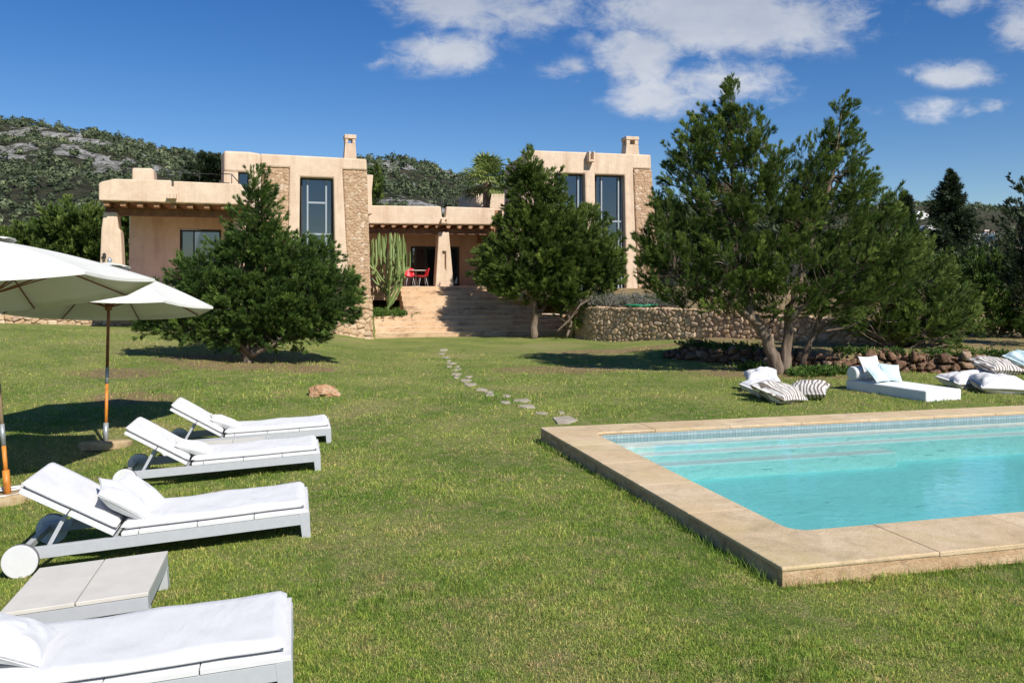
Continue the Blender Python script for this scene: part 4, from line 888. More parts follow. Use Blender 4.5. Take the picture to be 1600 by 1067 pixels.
# 3 large twin topped juniper by the pool
b = gp(1216, 584); Y3 = b.y
tree('juniper_tree', b, Y3, [(1142,165,24,28),(1112,195,26,26),(1170,205,34,36),(1135,225,50,36),(1085,235,34,34),(1080,280,40,32),(1150,280,60,42),(1205,265,30,34),(1316,180,12,24),(1310,215,24,30),(1280,245,28,28),(1330,250,22,28),(1300,290,56,36),(1240,300,44,38),(1120,330,70,36),(1200,350,80,44),(1290,345,70,40),(1355,325,42,36),(1385,370,44,40),(1045,335,26,26),(1030,385,32,32),(1070,390,60,40),(1150,410,80,48),(1250,420,90,48),(1330,410,70,44),(1400,405,30,30),(1020,430,26,24),(1070,450,52,30),(1130,465,56,24),(1230,470,70,24),(1310,465,60,30),(1380,440,44,36),(1012,405,22,18)],
     [[(1214,584,0,.16),(1208,555,0,.145),(1194,520,0,.13),(1172,490,0,.11),(1150,420,.1,.10),(1145,300,.1,.06),(1142,150,.1,.015)], [(1226,584,.05,.135),(1229,540,.05,.12),(1234,480,0,.10),(1262,400,0,.09),(1300,280,0,.05),(1316,170,0,.012)], [(1252,572,.3,.07),(1272,520,.3,.06),(1295,460,.3,.05),(1350,390,.3,.03)],
      [(1190,512,0,.10),(1140,470,-.4,.07),(1090,445,-.4,.03),(1050,430,-.4,.012)], [(1232,500,-.2,.08),(1270,465,-.3,.05),(1310,440,-.4,.015)], [(1160,460,.5,.08),(1110,380,1.2,.05),(1080,290,1.2,.03)], [(1240,460,.5,.08),(1290,400,1.4,.05),(1370,350,1.4,.02)], [(1200,525,0,.06),(1212,485,0,.04),(1205,440,.2,.02)]],
     'large twin topped juniper with pale forked trunk beside the pool', seed=9, plume=.56, ln=.12, wd=.0062, k=36, sp=9, nper=1.02, up=.8, depth=1.1, dead=30)
def shrub_tree(name, px, py, lobes, label, **kw):
    b = gp(px, py) if py > 500 else None
    Yv = kw.pop('Y', None) or b.y
    if b is None or kw.pop('forceY', False): x = (px-800)/FPX*Yv; b = Vector((x, Yv, max(g1(x, Yv), 0)))
    top = min(l[1] for l in lobes); low = max(l[1] for l in lobes)
    limbs = [[(px,py,0,.10),(px+2,(py+low)/2,0,.09),(lobes[0][0],low,0,.07),(lobes[0][0],(low+top)/2,0,.05),(lobes[0][0],top,0,.015)]]
    for l in lobes[1:5]: limbs.append([(px,(py+low)/2,0,.05),((px+l[0])/2,(low+l[1])/2,.1,.04),(l[0],l[1],.2,.015)])
    return tree(name, b, Yv, lobes, limbs, label, **kw)
shrub_tree('juniper_tree', 1388, 568, [(1388,400,34,34),(1350,440,46,40),(1405,445,60,42),(1440,425,40,32),(1460,455,46,36),(1380,495,56,34),(1440,500,62,38),(1490,490,38,36),(1480,530,40,18),(1330,490,34,28),(1410,532,50,16)],
     'bushy green juniper right of the large twin topped tree', seed=12, Y=22.0, plume=.7, ln=.15, wd=.0095, k=28, sp=9, nper=1.1, up=.5, dead=14)
shrub_tree('juniper_tree', 1560, 545, [(1545,430,40,30),(1520,460,36,34),(1580,450,44,36),(1540,500,30,34),(1600,480,46,44),(1590,520,34,18)],
     'dense dark juniper near the right edge behind the floor cushions', mat='juniper_deep', seed=14, Y=26, forceY=True, plume=.8, ln=.16, wd=.02, k=18, sp=8, nper=1.1, dead=4)
shrub_tree('cypress_tree', 1612, 560, [(1604,312,12,28),(1598,345,22,24),(1606,385,30,34),(1590,415,24,24),(1612,440,36,44),(1640,400,40,70),(1650,470,50,50)],
     'tall dark conifer cut off by the right edge', mat='fir', seed=15, Y=22.5, forceY=True, plume=.7, ln=.13, wd=.016, k=18, sp=8, nper=1.0, up=.9, dead=3)
shrub_tree('olive_tree', 1555, 470, [(1560,405,34,24),(1590,395,24,20),(1530,420,24,18),(1500,440,40,22),(1555,435,50,24)],
     'pale grey green olive tree between the fir and the right edge', mat='olive', seed=16, Y=36, plume=.9, ln=.2, wd=.03, k=16, sp=10, nper=.9, dead=2)
# fir: whorled drooping tiers
def fir(px, pyb, pyt, Y, wpx, lab, seed, mat='fir', tiers=26):
    r = np.random.default_rng(seed); x = (px-800)/FPX*Y; B = Vector((x, Y, g1(x, Y))); H = zat(pyt, Y)-B.z; Wd = wpx/FPX*Y
    e = empty('fir_tree', B, 0, lab, 'tree'); P, D, L = [], [], []
    for i in range(tiers):
        t = (i+.6)/tiers; z = H*(1-t**1.05*.92); rad = Wd*(.035+.965*t**1.0)*(.75+.5*r.random())
        for j in range(7+int(9*t)):
            a = r.random()*6.283; rr = rad*(.55+.6*r.random())
            P.append((0,0,z+r.normal()*.15)); D.append((math.cos(a), math.sin(a), .28-.35*t)); L.append(rr)
    P, D, L = np.array(P), unit(np.array(D)), np.array(L); k = 10; tt = (np.arange(k)+.6)/k
    q = P[:,None]+D[:,None]*(L[:,None]*tt)[...,None]; q[...,2] += (tt**2*.12*L[:,None]); dd = unit(D[:,None]+r.normal(size=q.shape)*.45); ll = .12+.5*np.minimum(1, np.linalg.norm(q[...,:2], axis=-1)/1.5)
    V, F, tn = sprays(q.reshape(-1,3), dd.reshape(-1,3), ll.ravel(), 12, .3, .03, seed+2, .6)
    link('crown', npmesh('crown', V, F, {'tone': tn}), M[mat], e)
    m_ = MB(); m_.tube([(0,0,-.2),(0,0,H*.5),(0,0,H*.97)], [.2,.12,.02], 8); m_.build('trunk', M['bark'], e); return e
fir(1487, 520, 277, 46, 74, 'dark pointed fir rising above the right hillside houses', 21)
fir(1414, 520, 308, 52, 38, 'small conifer top showing above the bushy juniper left of the fir', 22)
# leafy masses behind the left porch
def bush(px, py, Y, lobes, lab, seed, mat='juniper', name='bushy_tree', group='green trees behind the left porch'):
    x = (px-800)/FPX*Y; b = Vector((x, Y, 1.95)); limbs = [[(px,460,0,.16),(px,(460+lobes[0][1])/2,0,.12),(lobes[0][0],lobes[0][1],0,.03)]]
    return tree(name, b, Y, lobes, limbs, lab, mat=mat, seed=seed, plume=1.3, ln=.30, wd=.045, k=14, sp=10, nper=1.3, group=group, dead=0, twig=False)
bush(115, 450, 46, [(118,350,34,26),(95,375,36,28),(140,380,36,34),(110,410,50,30)], 'bright green bushy tree just left of the flared corner column', 31)
bush(40, 450, 50, [(30,385,40,24),(60,400,34,24),(15,415,40,24),(70,370,18,14)], 'bushy green tree behind the near umbrella at the left edge', 32)
bush(200, 450, 44, [(205,345,14,22),(198,380,16,34),(196,415,14,26)], 'slim green tree seen in the gap between column and porch wall', 33)
bush(330, 450, 60, [(322,262,20,12),(335,275,22,12),(310,285,20,12)], 'dark tree top rising behind the roof rail of the left wing', 34, mat='fir')
# cypress behind the centre porch
def spire(px, pyt, Y, wpx, lab, seed):
    x = (px-800)/FPX*Y; b = Vector((x, Y, 1.95)); n = 7; H = [pyt+i*18 for i in range(n)]
    return tree('cypress_tree', b, Y, [(px, h+8, max(2.5, wpx*min(1, .35+i*.22)), 12) for i, h in enumerate(H)], [[(px,440,0,.12),(px,pyt+4,0,.02)]], lab, mat='juniper', seed=seed, plume=.6, ln=.22, wd=.03, k=16, sp=8, nper=1.4, up=1.6, dead=0, twig=False)
spire(588, 262, 44, 8, 'slim dark cypress beside the left block behind the porch roof', 36)
# fan palm
def palm(px, pyc, Y, lab, seed=1):
    r = random.Random(seed); x = (px-800)/FPX*Y; zc = zat(pyc, Y); B = Vector((x, Y, 1.95)); e = empty('fan_palm', B, 0, lab, 'palm tree')
    m_ = MB(); n = 22; m_.tube([Vector((.03*math.sin(i), .03*math.cos(i*1.3), (zc-1.95)*i/n)) for i in range(n+1)], [.17+.02*(i % 2)+(.04 if i > n-5 else 0) for i in range(n+1)], 10); m_.build('trunk', M['bark'], e)
    c = Vector((0,0,zc-1.95)); T = Y/FPX
    for i in range(42):
        a = r.random()*6.283; el = R(r.uniform(-35, 80)) if i > 6 else R(r.uniform(55, 85)); d = Vector((math.cos(a)*math.cos(el), math.sin(a)*math.cos(el), math.sin(el)))
        s_ = d.cross(Vector((0,0,1))).normalized(); up_ = s_.cross(d).normalized(); pl_ = r.uniform(16, 27)*T; fl = r.uniform(24, 34)*T; hub = c+d*pl_-Vector((0,0,.04))
        bm = bmesh.new(); 
        v = [bm.verts.new(p) for p in (c-s_*.012, c+s_*.012, hub+s_*.012, hub-s_*.012)]; bm.faces.new(v)
        nl = 22
        for j in range(nl):
            th = R(-105+210*j/(nl-1)); dd = (d*math.cos(th)+s_*math.sin(th)).normalized(); l = fl*(.75+.25*math.cos(th))*r.uniform(.9,1.08); w = s_*math.cos(th)-d*math.sin(th)
            p1 = hub+dd*l*.55+up_*.04*(j % 2); p2 = hub+dd*l-Vector((0,0,l*r.uniform(.08,.35))); ww = w.normalized()*l*.045
            v = [bm.verts.new(p) for p in (hub, p1+ww, p2, p1-ww)]; bm.faces.new(v)
        me = bpy.data.meshes.new('frond'); bm.to_mesh(me); bm.free(); tv = r.uniform(.2,.9); at_ = me.attributes.new('tone','FLOAT','POINT'); at_.data.foreach_set('value', [min(1,max(0,tv+r.uniform(-.1,.1))) for _ in me.vertices])
        link('frond', me, M['palm'], e)
palm(761, 283, 43.5, 'fan palm with spiky crown behind the centre porch roof', 4)
# candelabra cactus
def cactus(base, Y, stems, lab, seed, rr=.034):
    r = random.Random(seed); e = empty('candelabra_cactus', base, 0, lab, 'cactus'); B = Vector(base)
    for (pts) in stems:
        P = [at(px, py, Y+dy)-B for px, py, dy in pts]; PP = []
        for a, b_ in zip(P, P[1:]):
            for j in range(4): PP.append(a.lerp(b_, j/4))
        PP.append(P[-1]); P = PP; n = 12; bm = bmesh.new(); rings = []
        for i, p in enumerate(P):
            d = (P[min(i+1, len(P)-1)]-P[max(i-1, 0)]).normalized(); u = d.cross(Vector((0,1,0))).normalized(); v = d.cross(u); f = i/(len(P)-1); rad = rr*(1 if f < .85 else 1-(f-.85)*4.5)*(1+.06*math.sin(i*1.9))
            rings.append([bm.verts.new(p+(u*math.cos(6.283*k/n)+v*math.sin(6.283*k/n))*rad*(1.25 if k % 3 == 0 else .72)) for k in range(n)])
        for a, b_ in zip(rings, rings[1:]):
            for k in range(n): bm.faces.new((a[k], a[(k+1) % n], b_[(k+1) % n], b_[k]))
        bm.faces.new(rings[-1]); me = bpy.data.meshes.new('arm'); bm.to_mesh(me); bm.free(); tv = r.uniform(.25,.85); at_ = me.attributes.new('tone','FLOAT','POINT'); at_.data.foreach_set('value', [min(1,max(0,tv+r.uniform(-.12,.12))) for _ in me.vertices])
        link('arm', me, M['cactus'], e)
    return e
Yc = VF.p(VF.a_at(605, 2.2), 2.2, 0).y; rc = random.Random(8); stems = [[(606,486,0),(606,462,0),(606,440,0)]]
for i in range(20):
    a0_ = rc.uniform(-1,1); tx = 604+a0_*34; ty = 366+abs(a0_)**1.6*36+rc.uniform(0,50); by = rc.uniform(432,474); dy = rc.uniform(-.8,.8); kx = 604+a0_*26; stems.append([(606,by+8,0),((606+kx)/2,by,dy*.5),(kx,by-14,dy),(tx,(by+ty)/2,dy),(tx+rc.uniform(-2,2),ty,dy)])
    for _ in range(3): q = rc.uniform(.25,.75); sx_ = kx+(tx-kx)*q; sy_ = by-14+(ty-by+14)*q; ex = tx+rc.uniform(-9,9); stems.append([(sx_,sy_,dy),(ex,sy_-9,dy+rc.uniform(-.3,.3)),(ex+rc.uniform(-2,2),max(364,sy_-rc.uniform(24,50)),dy)])
cb_ = VF.p(VF.a_at(606, 2.2), 2.2, .7); cactus((cb_.x, cb_.y, .82), cb_.y, stems, 'tall candelabra cactus standing against the stone pier left of the steps', 2)
m_r = np.random.default_rng(6)
def sprout(name, base, w, h, n, mat, lab, cat, seed, ln=.08, wd=.01, group=None, flop=.6):
    r = np.random.default_rng(seed); P = np.stack([r.normal(0,w*.33,n), r.normal(0,w*.33,n), np.zeros(n)], 1); D = unit(np.stack([r.normal(0,flop,n)+P[:,0]/w, r.normal(0,flop,n)+P[:,1]/w, np.ones(n)], 1)); L = h*(.5+.7*r.random(n))
    V, F, tn = sprays(P, D, L, 18, ln, wd, seed, .7); 
    o = link(name, npmesh(name, V, F, {'tone': tn}), M[mat], None, base); return props(o, lab, cat, group)
for i, (px, py) in enumerate(((585,486),(598,488),(622,486))): p = VF.p(VF.a_at(px, 2.0), 2.0, .8); sprout('leafy_plant', p, .5, .35, 60, 'weed', ['low leafy green plant between the stone pier and the candelabra cactus','low leafy green plant right at the stem of the candelabra cactus','low leafy green plant between the candelabra cactus and the steps'][i], 'plant', 60+i, .1, .02, 'plants at the foot of the cactus')
yr_ = float(ip(980, WR, 1))
LVT = ['grey green lavender bush at the left end of the right wall top','silvery lavender bush above the stone wall beside the middle juniper','lavender bush above the wall in front of the right block','grey lavender bush on the wall top left of the large juniper','lavender bush under the branches of the large juniper']
for i, px in enumerate((925,950,978,1006,1036)):
    Yv = float(ip(px, WR, 1))+1.2; x = (px-800)/FPX*Yv; sprout('lavender_bush', (x, Yv, g1(x,Yv)-.02), .9, .55, 260, 'lavender', LVT[i], 'lavender', 70+i, .12, .012, 'lavender along the wall top', .35)
BKT = [(1092,552),(1128,556),(1165,560),(1330,562),(1400,560),(1470,562),(1545,566)]
for i, (px, py) in enumerate(BKT):
    Yv = float(ip(px, BK, 1))+.35; x = (px-800)/FPX*Yv; sprout('leafy_plant', (x, Yv, .36), .6, .22, 60, 'juniper_deep', 'low dark scrub growing on the rubble bank, '+['at its left end','second clump from its left end','just left of the large juniper trunk','right of the large juniper trunk','behind the daybed','between daybed and right cushion pile','behind the right cushion pile'][i], 'plant', 90+i, .08, .02)
for i, (px, py) in enumerate(((1255,587),(1282,586),(1300,584),(1180,578))):
    p = gp(px, py); sprout('leafy_plant', p, .5, .22, 90, 'weed', ['low green weed at the right foot of the large juniper trunk','low green weed between trunk and daybed','low green weed nearest the daybed bolster','low green weed left of the large juniper trunk'][i], 'plant', 80+i, .07, .02)
# green hose coil on the wall top
Yv = float(ip(1001, WR, 1))+.5; x = (1001-800)/FPX*Yv; m_ = MB(); zt_ = g1(x, Yv)+.15
m_.tube([Vector((math.cos(t*.5)*(.3+.01*t), math.sin(t*.5)*.2, .02*(t/12))) for t in range(40)], .025, 6); props(m_.build('garden_hose', M['green_hose'], None, origin=(0,0,0)), 'coiled green garden hose lying on top of the right stone wall', 'hose').location = (x, Yv-.35, zt_-.02)
# ================================================================== FURNITURE
def pillow_mesh(w, h, t, seed, wr=.007, n=22, puff=.5, sag=0.0):
    r = np.random.default_rng(seed); u, v = np.meshgrid(np.linspace(-1,1,n), np.linspace(-1,1,n), indexing='ij')
    th = (np.clip(1-np.abs(u)**2.3, 0, 1)**puff)*(np.clip(1-np.abs(v)**2.3, 0, 1)**puff); px_ = u*(1-.10*(1-np.abs(v)**1.5)*1.0)*w/2; py_ = v*(1-.10*(1-np.abs(u)**1.5))*h/2
    o = []
    for sgn in (1, -1):
        nz = (fbm(u*2.2+seed, v*2.2, 3, seed+(sgn > 0))-.5)*wr*5*np.minimum(1, th*2)+(np.sin((u*v)*7+seed)*.5*wr)*th
        o.append(np.stack([px_, py_, sgn*th*t/2+nz+sag*(u**2)], -1))
    V = np.concatenate([o[0].reshape(-1,3), o[1].reshape(-1,3)]); I = np.arange(n*n).reshape(n, n); F1 = np.stack([I[:-1,:-1], I[1:,:-1], I[1:,1:], I[:-1,1:]], -1).reshape(-1,4); F2 = (F1+n*n)[:, ::-1]
    bd = [tuple(x) for x in np.concatenate([np.stack([np.arange(n), 0*np.arange(n)],1), np.stack([0*np.arange(1,n)+n-1, np.arange(1,n)],1), np.stack([np.arange(n-2,-1,-1), 0*np.arange(n-1)+n-1],1), np.stack([0*np.arange(n-2), np.arange(n-2,0,-1)],1)])]
    V[:n*n][[a*n+b for a,b in bd]] ; 
    for a, b in bd: V[a*n+b, 2] += .004; V[n*n+a*n+b, 2] -= .004
    ring_ = [a*n+b for a, b in bd]; F3 = np.array([[ring_[i], ring_[i]+n*n, ring_[(i+1) % len(ring_)]+n*n, ring_[(i+1) % len(ring_)]] for i in range(len(ring_))])
    return npmesh('pillow', V, np.concatenate([F1, F2, F3[:, ::-1]]), smooth=True)
def pillow(name, loc, rot, w, h, t, mat, lab, cat, seed, group=None, **k):
    o = link(name, pillow_mesh(w, h, t, seed, **k), M[mat], None, loc); o.rotation_euler = rot; m = o.modifiers.new('s','SUBSURF'); m.levels = 1; m.render_levels = 1
    return props(o, lab, cat, group)
# ---- lounger; origin at the near foot corner on the ground, u towards the foot end is +x, +y away from the camera
LLEN, LWID, BK_U, RZ0, RZ1, PT_, MT_ = 2.22, .80, -1.50, .115, .205, .03, .065
def cushion(parent, name, x0, x1, z, th, w0, w1, seed, M_=None, mat='towel'):
    nx_, ny_ = 40, 16; u, v = np.meshgrid(np.linspace(0,1,nx_), np.linspace(0,1,ny_), indexing='ij'); X = x0+(x1-x0)*u; Yv = w0+(w1-w0)*v
    e = np.minimum(np.minimum(u, 1-u)*(x1-x0), np.minimum(v, 1-v)*(w1-w0)); edge = np.sqrt(np.clip(e/.03, 0, 1)); top = z+th*.5+th*.5*edge+(fbm(X*5+seed, Yv*5, 3, seed)-.5)*.020*edge+.006*np.sin(X*9+Yv*5+seed+3*fbm(X*2,Yv*3,2,seed))*edge; bot = z+th*.5-th*.48*edge
    jit = (fbm(X*3, Yv*0, 2, seed)-.5)*.02; Yv = Yv+jit
    V = np.concatenate([np.stack([X, Yv, top], -1).reshape(-1,3), np.stack([X, Yv, bot], -1).reshape(-1,3)])
    if M_ is not None: V = np.array([M_ @ Vector(p) for p in V])
    n = nx_*ny_; I = np.arange(n).reshape(nx_, ny_); F1 = np.stack([I[:-1,:-1], I[1:,:-1], I[1:,1:], I[:-1,1:]], -1).reshape(-1,4)
    bd = list(I[:,0])+list(I[-1,1:])+list(I[-2::-1,-1])+list(I[0,-2:0:-1]); F3 = np.array([[bd[i], bd[i]+n, bd[(i+1)%len(bd)]+n, bd[(i+1)%len(bd)]] for i in range(len(bd))])
    return link(name, npmesh(name, V, np.concatenate([F1, (F1+n)[:, ::-1], F3[:, ::-1]]), smooth=True), M[mat], parent)
def make_lounger():
    e = empty('sun_lounger'); f = MB(); t = .045
    f.box(-LLEN, -.06, 0, t, RZ0, RZ1); f.box(-LLEN, -.06, LWID-t, LWID, RZ0, RZ1); f.box(-t, -.001, .06, LWID-.06, RZ0, RZ1)
    f.box(-LLEN+.02, -LLEN+.02+t, t+.001, LWID-t-.001, RZ0+.02, RZ1-.02); f.box(BK_U-.03, BK_U+.01, t+.001, LWID-t-.001, RZ0+.01, RZ1-.002)
    f.build('frame', M['white_metal'], e, bevel=.003)
    for y0, y1 in ((-.002, .06), (LWID-.06, LWID+.002)):
        g = MB(); a = [Vector((x, y, 0)) for x, y in ((-.072,y0),(-.003,y0),(-.003,y1),(-.072,y1))]; b_ = [Vector((x, y, RZ1+.002)) for x, y in ((-.085,y0),(.0,y0),(.0,y1),(-.085,y1))]; g.prism(a, b_); g.build('leg', M['white_metal'], e, bevel=.003)
    seg = abs(BK_U)/3.4; x = -.006
    wdt = [.44,.44,.44,.13]; 
    for i, w_ in enumerate(wdt):
        g = MB(); g.box(x-w_+.006, x, -.004, LWID+.004, RZ1+.003, RZ1+.003+PT_); g.build('seat_panel', M['white_panel'], e, bevel=.003); x -= w_
    cushion(e, 'mattress', BK_U+.04, -.03, RZ1+PT_+.004, MT_, .02, LWID-.02, 3)
    # back rest, hinged
    Mb = Matrix.Translation((BK_U, 0, RZ1+PT_*.5)) @ Matrix.Rotation(R(33), 4, 'Y') @ Matrix.Diagonal((1,1,1,1))
    for i, (x0, x1) in enumerate(((-.385,-.01),(-.78,-.395))):
        g = MB(); g.box(x0, x1, -.002, LWID+.002, -.004, PT_-.004, Mb); g.build('back_panel', M['white_panel'], e, bevel=.003)
    cushion(e, 'back_cushion', -.80, -.02, PT_-.002, MT_, .015, LWID-.015, 8, Mb)
    for yv in (.09, LWID-.09):
        g = MB(); p0 = Mb @ Vector((-.42, yv, -.01)); p1 = Vector((BK_U-.52, yv, RZ0+.05)); d = (p1-p0); 
        g.prism([p0+Vector((0,-.012,0)), p0+Vector((.035,-.012,0)), p0+Vector((.035,.012,0)), p0+Vector((0,.012,0))], [p1+Vector((0,-.012,0)), p1+Vector((.035,-.012,0)), p1+Vector((.035,.012,0)), p1+Vector((0,.012,0))]); g.build('prop', M['white_metal'], e)
    for y0, y1 in ((-.065, -.012), (LWID+.012, LWID+.065)):
        g = MB(); g.tube([(-LLEN+.06, y0, .128), (-LLEN+.06, y1, .128)], .128, 32); w_ = g.build('wheel', M['white_panel'], e, bevel=.006)
        g = MB(); g.tube([(-LLEN+.06, (y0+y1)/2-.021, .128), (-LLEN+.06, (y0+y1)/2+.021, .128)], .1285, 32); g.build('tyre', M['rubber'], w_)
    return e
lg = make_lounger(); LP = [(488, 833, 'white sun lounger with a square pillow, second nearest, showing its round white wheel'), (None,), ]
spots = [(-1.68, 6.93, 0, 'white sun lounger with its round white wheel facing the camera beside the small table'),
         (-1.10, 4.19, 0, 'white sun lounger cut off by the bottom left corner of the photo'),
         (-2.29, 9.95, 0, 'white sun lounger with pillow in front of the farthest one, third from the camera'),
         (-2.60, 11.95, 0, 'white sun lounger farthest from the camera')]
LTH = R(14.7)
def lw(x, y, u, v, th=LTH): return x+u*math.cos(th)-v*math.sin(th), y+u*math.sin(th)+v*math.cos(th)
for i, (x, y, _, lab) in enumerate(spots):
    o = lg if i == 0 else copy_tree(lg); z0 = g1(x, y); x1, y1 = lw(x, y, -LLEN, 0); z1 = g1(x1, y1)
    o.location = (x, y, z0-.005); o.rotation_euler = (0, -math.atan2(z0-z1, LLEN), LTH+R((-2,2,0,1)[i])*0)
    props(o, lab, 'sun lounger', 'white sun loungers in a row on the lawn')
bpy.context.view_layer.update()
# their pillows, leaning on the back rests
PL_ = [(0, -1.47, .30, .43, (R(6), R(38), R(14)), .47, 'white square pillow leaning on the lounger with the round white wheel'),
       (1, -1.40, .36, .39, (0, R(24), R(4)), .46, 'white pillow at the left edge on the lounger cut off by the corner'),
       (2, -1.45, .34, .355, (0, R(22), R(8)), .48, 'white pillow lying on the third lounger from the camera'),
       (3, -1.45, .36, .36, (0, R(24), R(6)), .48, 'white pillow lying on the farthest lounger')]
tops = [o for o in bpy.data.objects if o.name.startswith('sun_lounger')]
for i, u, v, z, rot, s_, lab in PL_:
    L0 = [o for o in tops if o['label'] == spots[i][3]][0]
    Mw = L0.matrix_world @ Matrix.Translation((u, v, z)) @ Matrix.Rotation(rot[2], 4, 'Z') @ Matrix.Rotation(rot[1], 4, 'Y') @ Matrix.Rotation(rot[0], 4, 'X')
    pillow('pillow', Mw.to_translation(), Mw.to_euler(), s_, s_*1.05, .15, 'cloth', lab, 'pillow', 4+i, 'white pillows on the loungers')
o = pillow('pillow', (0,0,0), (0,0,0), .46, .48, .15, 'cloth', 'second white pillow tucked behind the square pillow on the lounger with the round wheel', 'pillow', 19, 'white pillows on the loungers')
L0 = [q for q in tops if q['label'] == spots[0][3]][0]; Mw = L0.matrix_world @ Matrix.Translation((-1.40, .57, .40)) @ Matrix.Rotation(R(-8), 4, 'Z') @ Matrix.Rotation(R(42), 4, 'Y'); o.location = Mw.to_translation(); o.rotation_euler = Mw.to_euler()
# ---- low tables (origin: far right top corner)
def make_table():
    e = empty('low_table'); s_ = .82; h = .25; f = MB(); t = .045
    f.box(-s_, 0, -s_, -s_+t, h-.11, h-.028); f.box(-s_, 0, -t, 0, h-.11, h-.028); f.box(-s_, -s_+t, -s_+t+.001, -t-.001, h-.11, h-.028); f.box(-t, 0, -s_+t+.001, -t-.001, h-.11, h-.028); f.build('frame', M['white_metal'], e, bevel=.003)
    for x in (-s_, -.08):
        for y in (-s_, -.08): g = MB(); g.box(x-.002, x+.082, y-.002, y+.082, 0, h-.111 if True else h); g.build('leg', M['white_metal'], e, bevel=.003)
    for x0, x1 in ((-s_-.004, -s_/2-.004), (-s_/2+.004, .004)): g = MB(); g.box(x0, x1, -s_-.004, .004, h-.026, h); g.build('top_panel', M['tabletop'], e, bevel=.004)
    return e
tb = make_table()
for i, (x, y, lab) in enumerate(((-2.45, 5.93, 'low white table with two pale panels between the two nearest loungers'), (-3.42, 11.50, 'low white table half hidden between the two farthest loungers'))):
    o = tb if i == 0 else copy_tree(tb); z0 = g1(x, y); x1, y1 = lw(x, y, -.8, 0); o.location = (x, y, z0-.03*i); o.rotation_euler = (0, -math.atan2(z0-g1(x1, y1), .8), LTH); props(o, lab, 'table', 'low tables beside the loungers')
# ---- umbrellas
def umbrella(base, H, rad, rimz, apexz, tilt, rot, lab, seed, lower, upper, sleeve_z):
    B = Vector(base); e = empty('garden_umbrella', B, 0, lab, 'umbrella', 'white garden umbrellas')
    e.rotation_euler = tilt; n = 8; az, rz_ = apexz-B.z, rimz-B.z; top_r = .30
    def rib(k): t = R(rot+360*k/n); return Vector((math.cos(t), math.sin(t), 0))
    # canopy with sagging gores
    bm = bmesh.new(); nr_, ns_ = 14, 8; rings = []
    for i in range(nr_+1):
        f = .05+.95*i/nr_; ring_ = []
        for k in range(n):
            a, b_ = rib(k), rib((k+1) % n)
            for j in range(ns_):
                t = j/ns_; d = a.lerp(b_, t); bow = math.sin(math.pi*t); q = d*rad*f*(1-.03*bow*f); z = az+(rz_-az)*(f**1.08)-.02*bow*f+.03*math.sin(math.pi*f)
                if i == nr_: z -= 0
                ring_.append(bm.verts.new((q.x, q.y, z)))
        rings.append(ring_)
    bm2 = rings
    for a, b_ in zip(rings, rings[1:]):
        for k in range(len(a)): bm.faces.new((a[k], a[(k+1) % len(a)], b_[(k+1) % len(a)], b_[k])).smooth = True
    hem = [bm.verts.new((v.co.x*.999, v.co.y*.999, v.co.z-.035)) for v in rings[-1]]
    for k in range(len(hem)): bm.faces.new((rings[-1][k], rings[-1][(k+1) % len(hem)], hem[(k+1) % len(hem)], hem[k]))
    bmesh.ops.recalc_face_normals(bm, faces=bm.faces); me = bpy.data.meshes.new('canopy'); bm.to_mesh(me); bm.free(); c = link('canopy', me, M['canopy'], e)
    so_ = c.modifiers.new('thick','SOLIDIFY'); so_.thickness = .004
    bm = bmesh.new(); r0 = [bm.verts.new((0,0,az+.05))]; rr = []
    for f in (.5, 1.0):
        rr.append([bm.verts.new((math.cos(6.283*k/32)*top_r*f*(1+.03*math.sin(k*3.1)*f), math.sin(6.283*k/32)*top_r*f, az+.05-.075*f**1.2-(.012 if k % 4 == 2 and f == 1 else 0))) for k in range(32)])
    for k in range(32): bm.faces.new((r0[0], rr[0][k], rr[0][(k+1)%32])); bm.faces.new((rr[0][k], rr[1][k], rr[1][(k+1)%32], rr[0][(k+1)%32]))
    me = bpy.data.meshes.new('vent'); bm.to_mesh(me); bm.free(); v_ = link('vent', me, M['canopy'], c); q = v_.modifiers.new('thick','SOLIDIFY'); q.thickness = .005
    hub1 = az-.06; hub2 = az-.62
    for k in range(n):
        d = rib(k); g = MB(); g.tube([d*.03+Vector((0,0,hub1)), d*rad*.5+Vector((0,0,az+(rz_-az)*.5-.02)), d*rad*.985+Vector((0,0,rz_-.03))], .011, 6); g.build('rib', M['teak_dark'], e)
        g = MB(); g.tube([d*.04+Vector((0,0,hub2)), d*rad*.52+Vector((0,0,az+(rz_-az)*.52-.045))], .010, 6); g.build('strut', M['teak_dark'], e)
    g = MB(); g.tube([(0,0,hub1+.03),(0,0,hub1-.05)], .045, 12); g.build('upper_hub', M['teak_dark'], e)
    g = MB(); g.tube([(0,0,hub2+.04),(0,0,hub2-.05)], .05, 12); g.build('lower_hub', M['teak_dark'], e)
    g = MB(); g.tube([(0,0,az+.04),(0,0,az+.07),(0,0,az+.10),(0,0,az+.13)], [.02,.035,.03,.008], 10); g.build('finial', M['steel'], e)
    g = MB(); g.tube([(0,0,sleeve_z),(0,0,az+.04)], .022, 12); g.build('upper_pole', M[upper], e)
    g = MB(); g.tube([(0,0,sleeve_z-.12),(0,0,sleeve_z+.12)], .026, 12); g.build('sleeve', M['steel'], e)
    g = MB(); g.tube([(0,0,.25),(0,0,sleeve_z-.121)], .023, 12); g.build('lower_pole', M[lower], e)
    g = MB(); g.tube([(0,0,.03),(0,0,.33)], .036, 14); g.build('base_tube', M['steel' if seed == 1 else 'teak_orange'], e)
    g = MB(); P = []
    g.tube([(0,0,-.05),(0,0,.045),(0,0,.07)], [.36,.36,.33], 36); g.build('base', M['base'], e, bevel=.01)
    return e
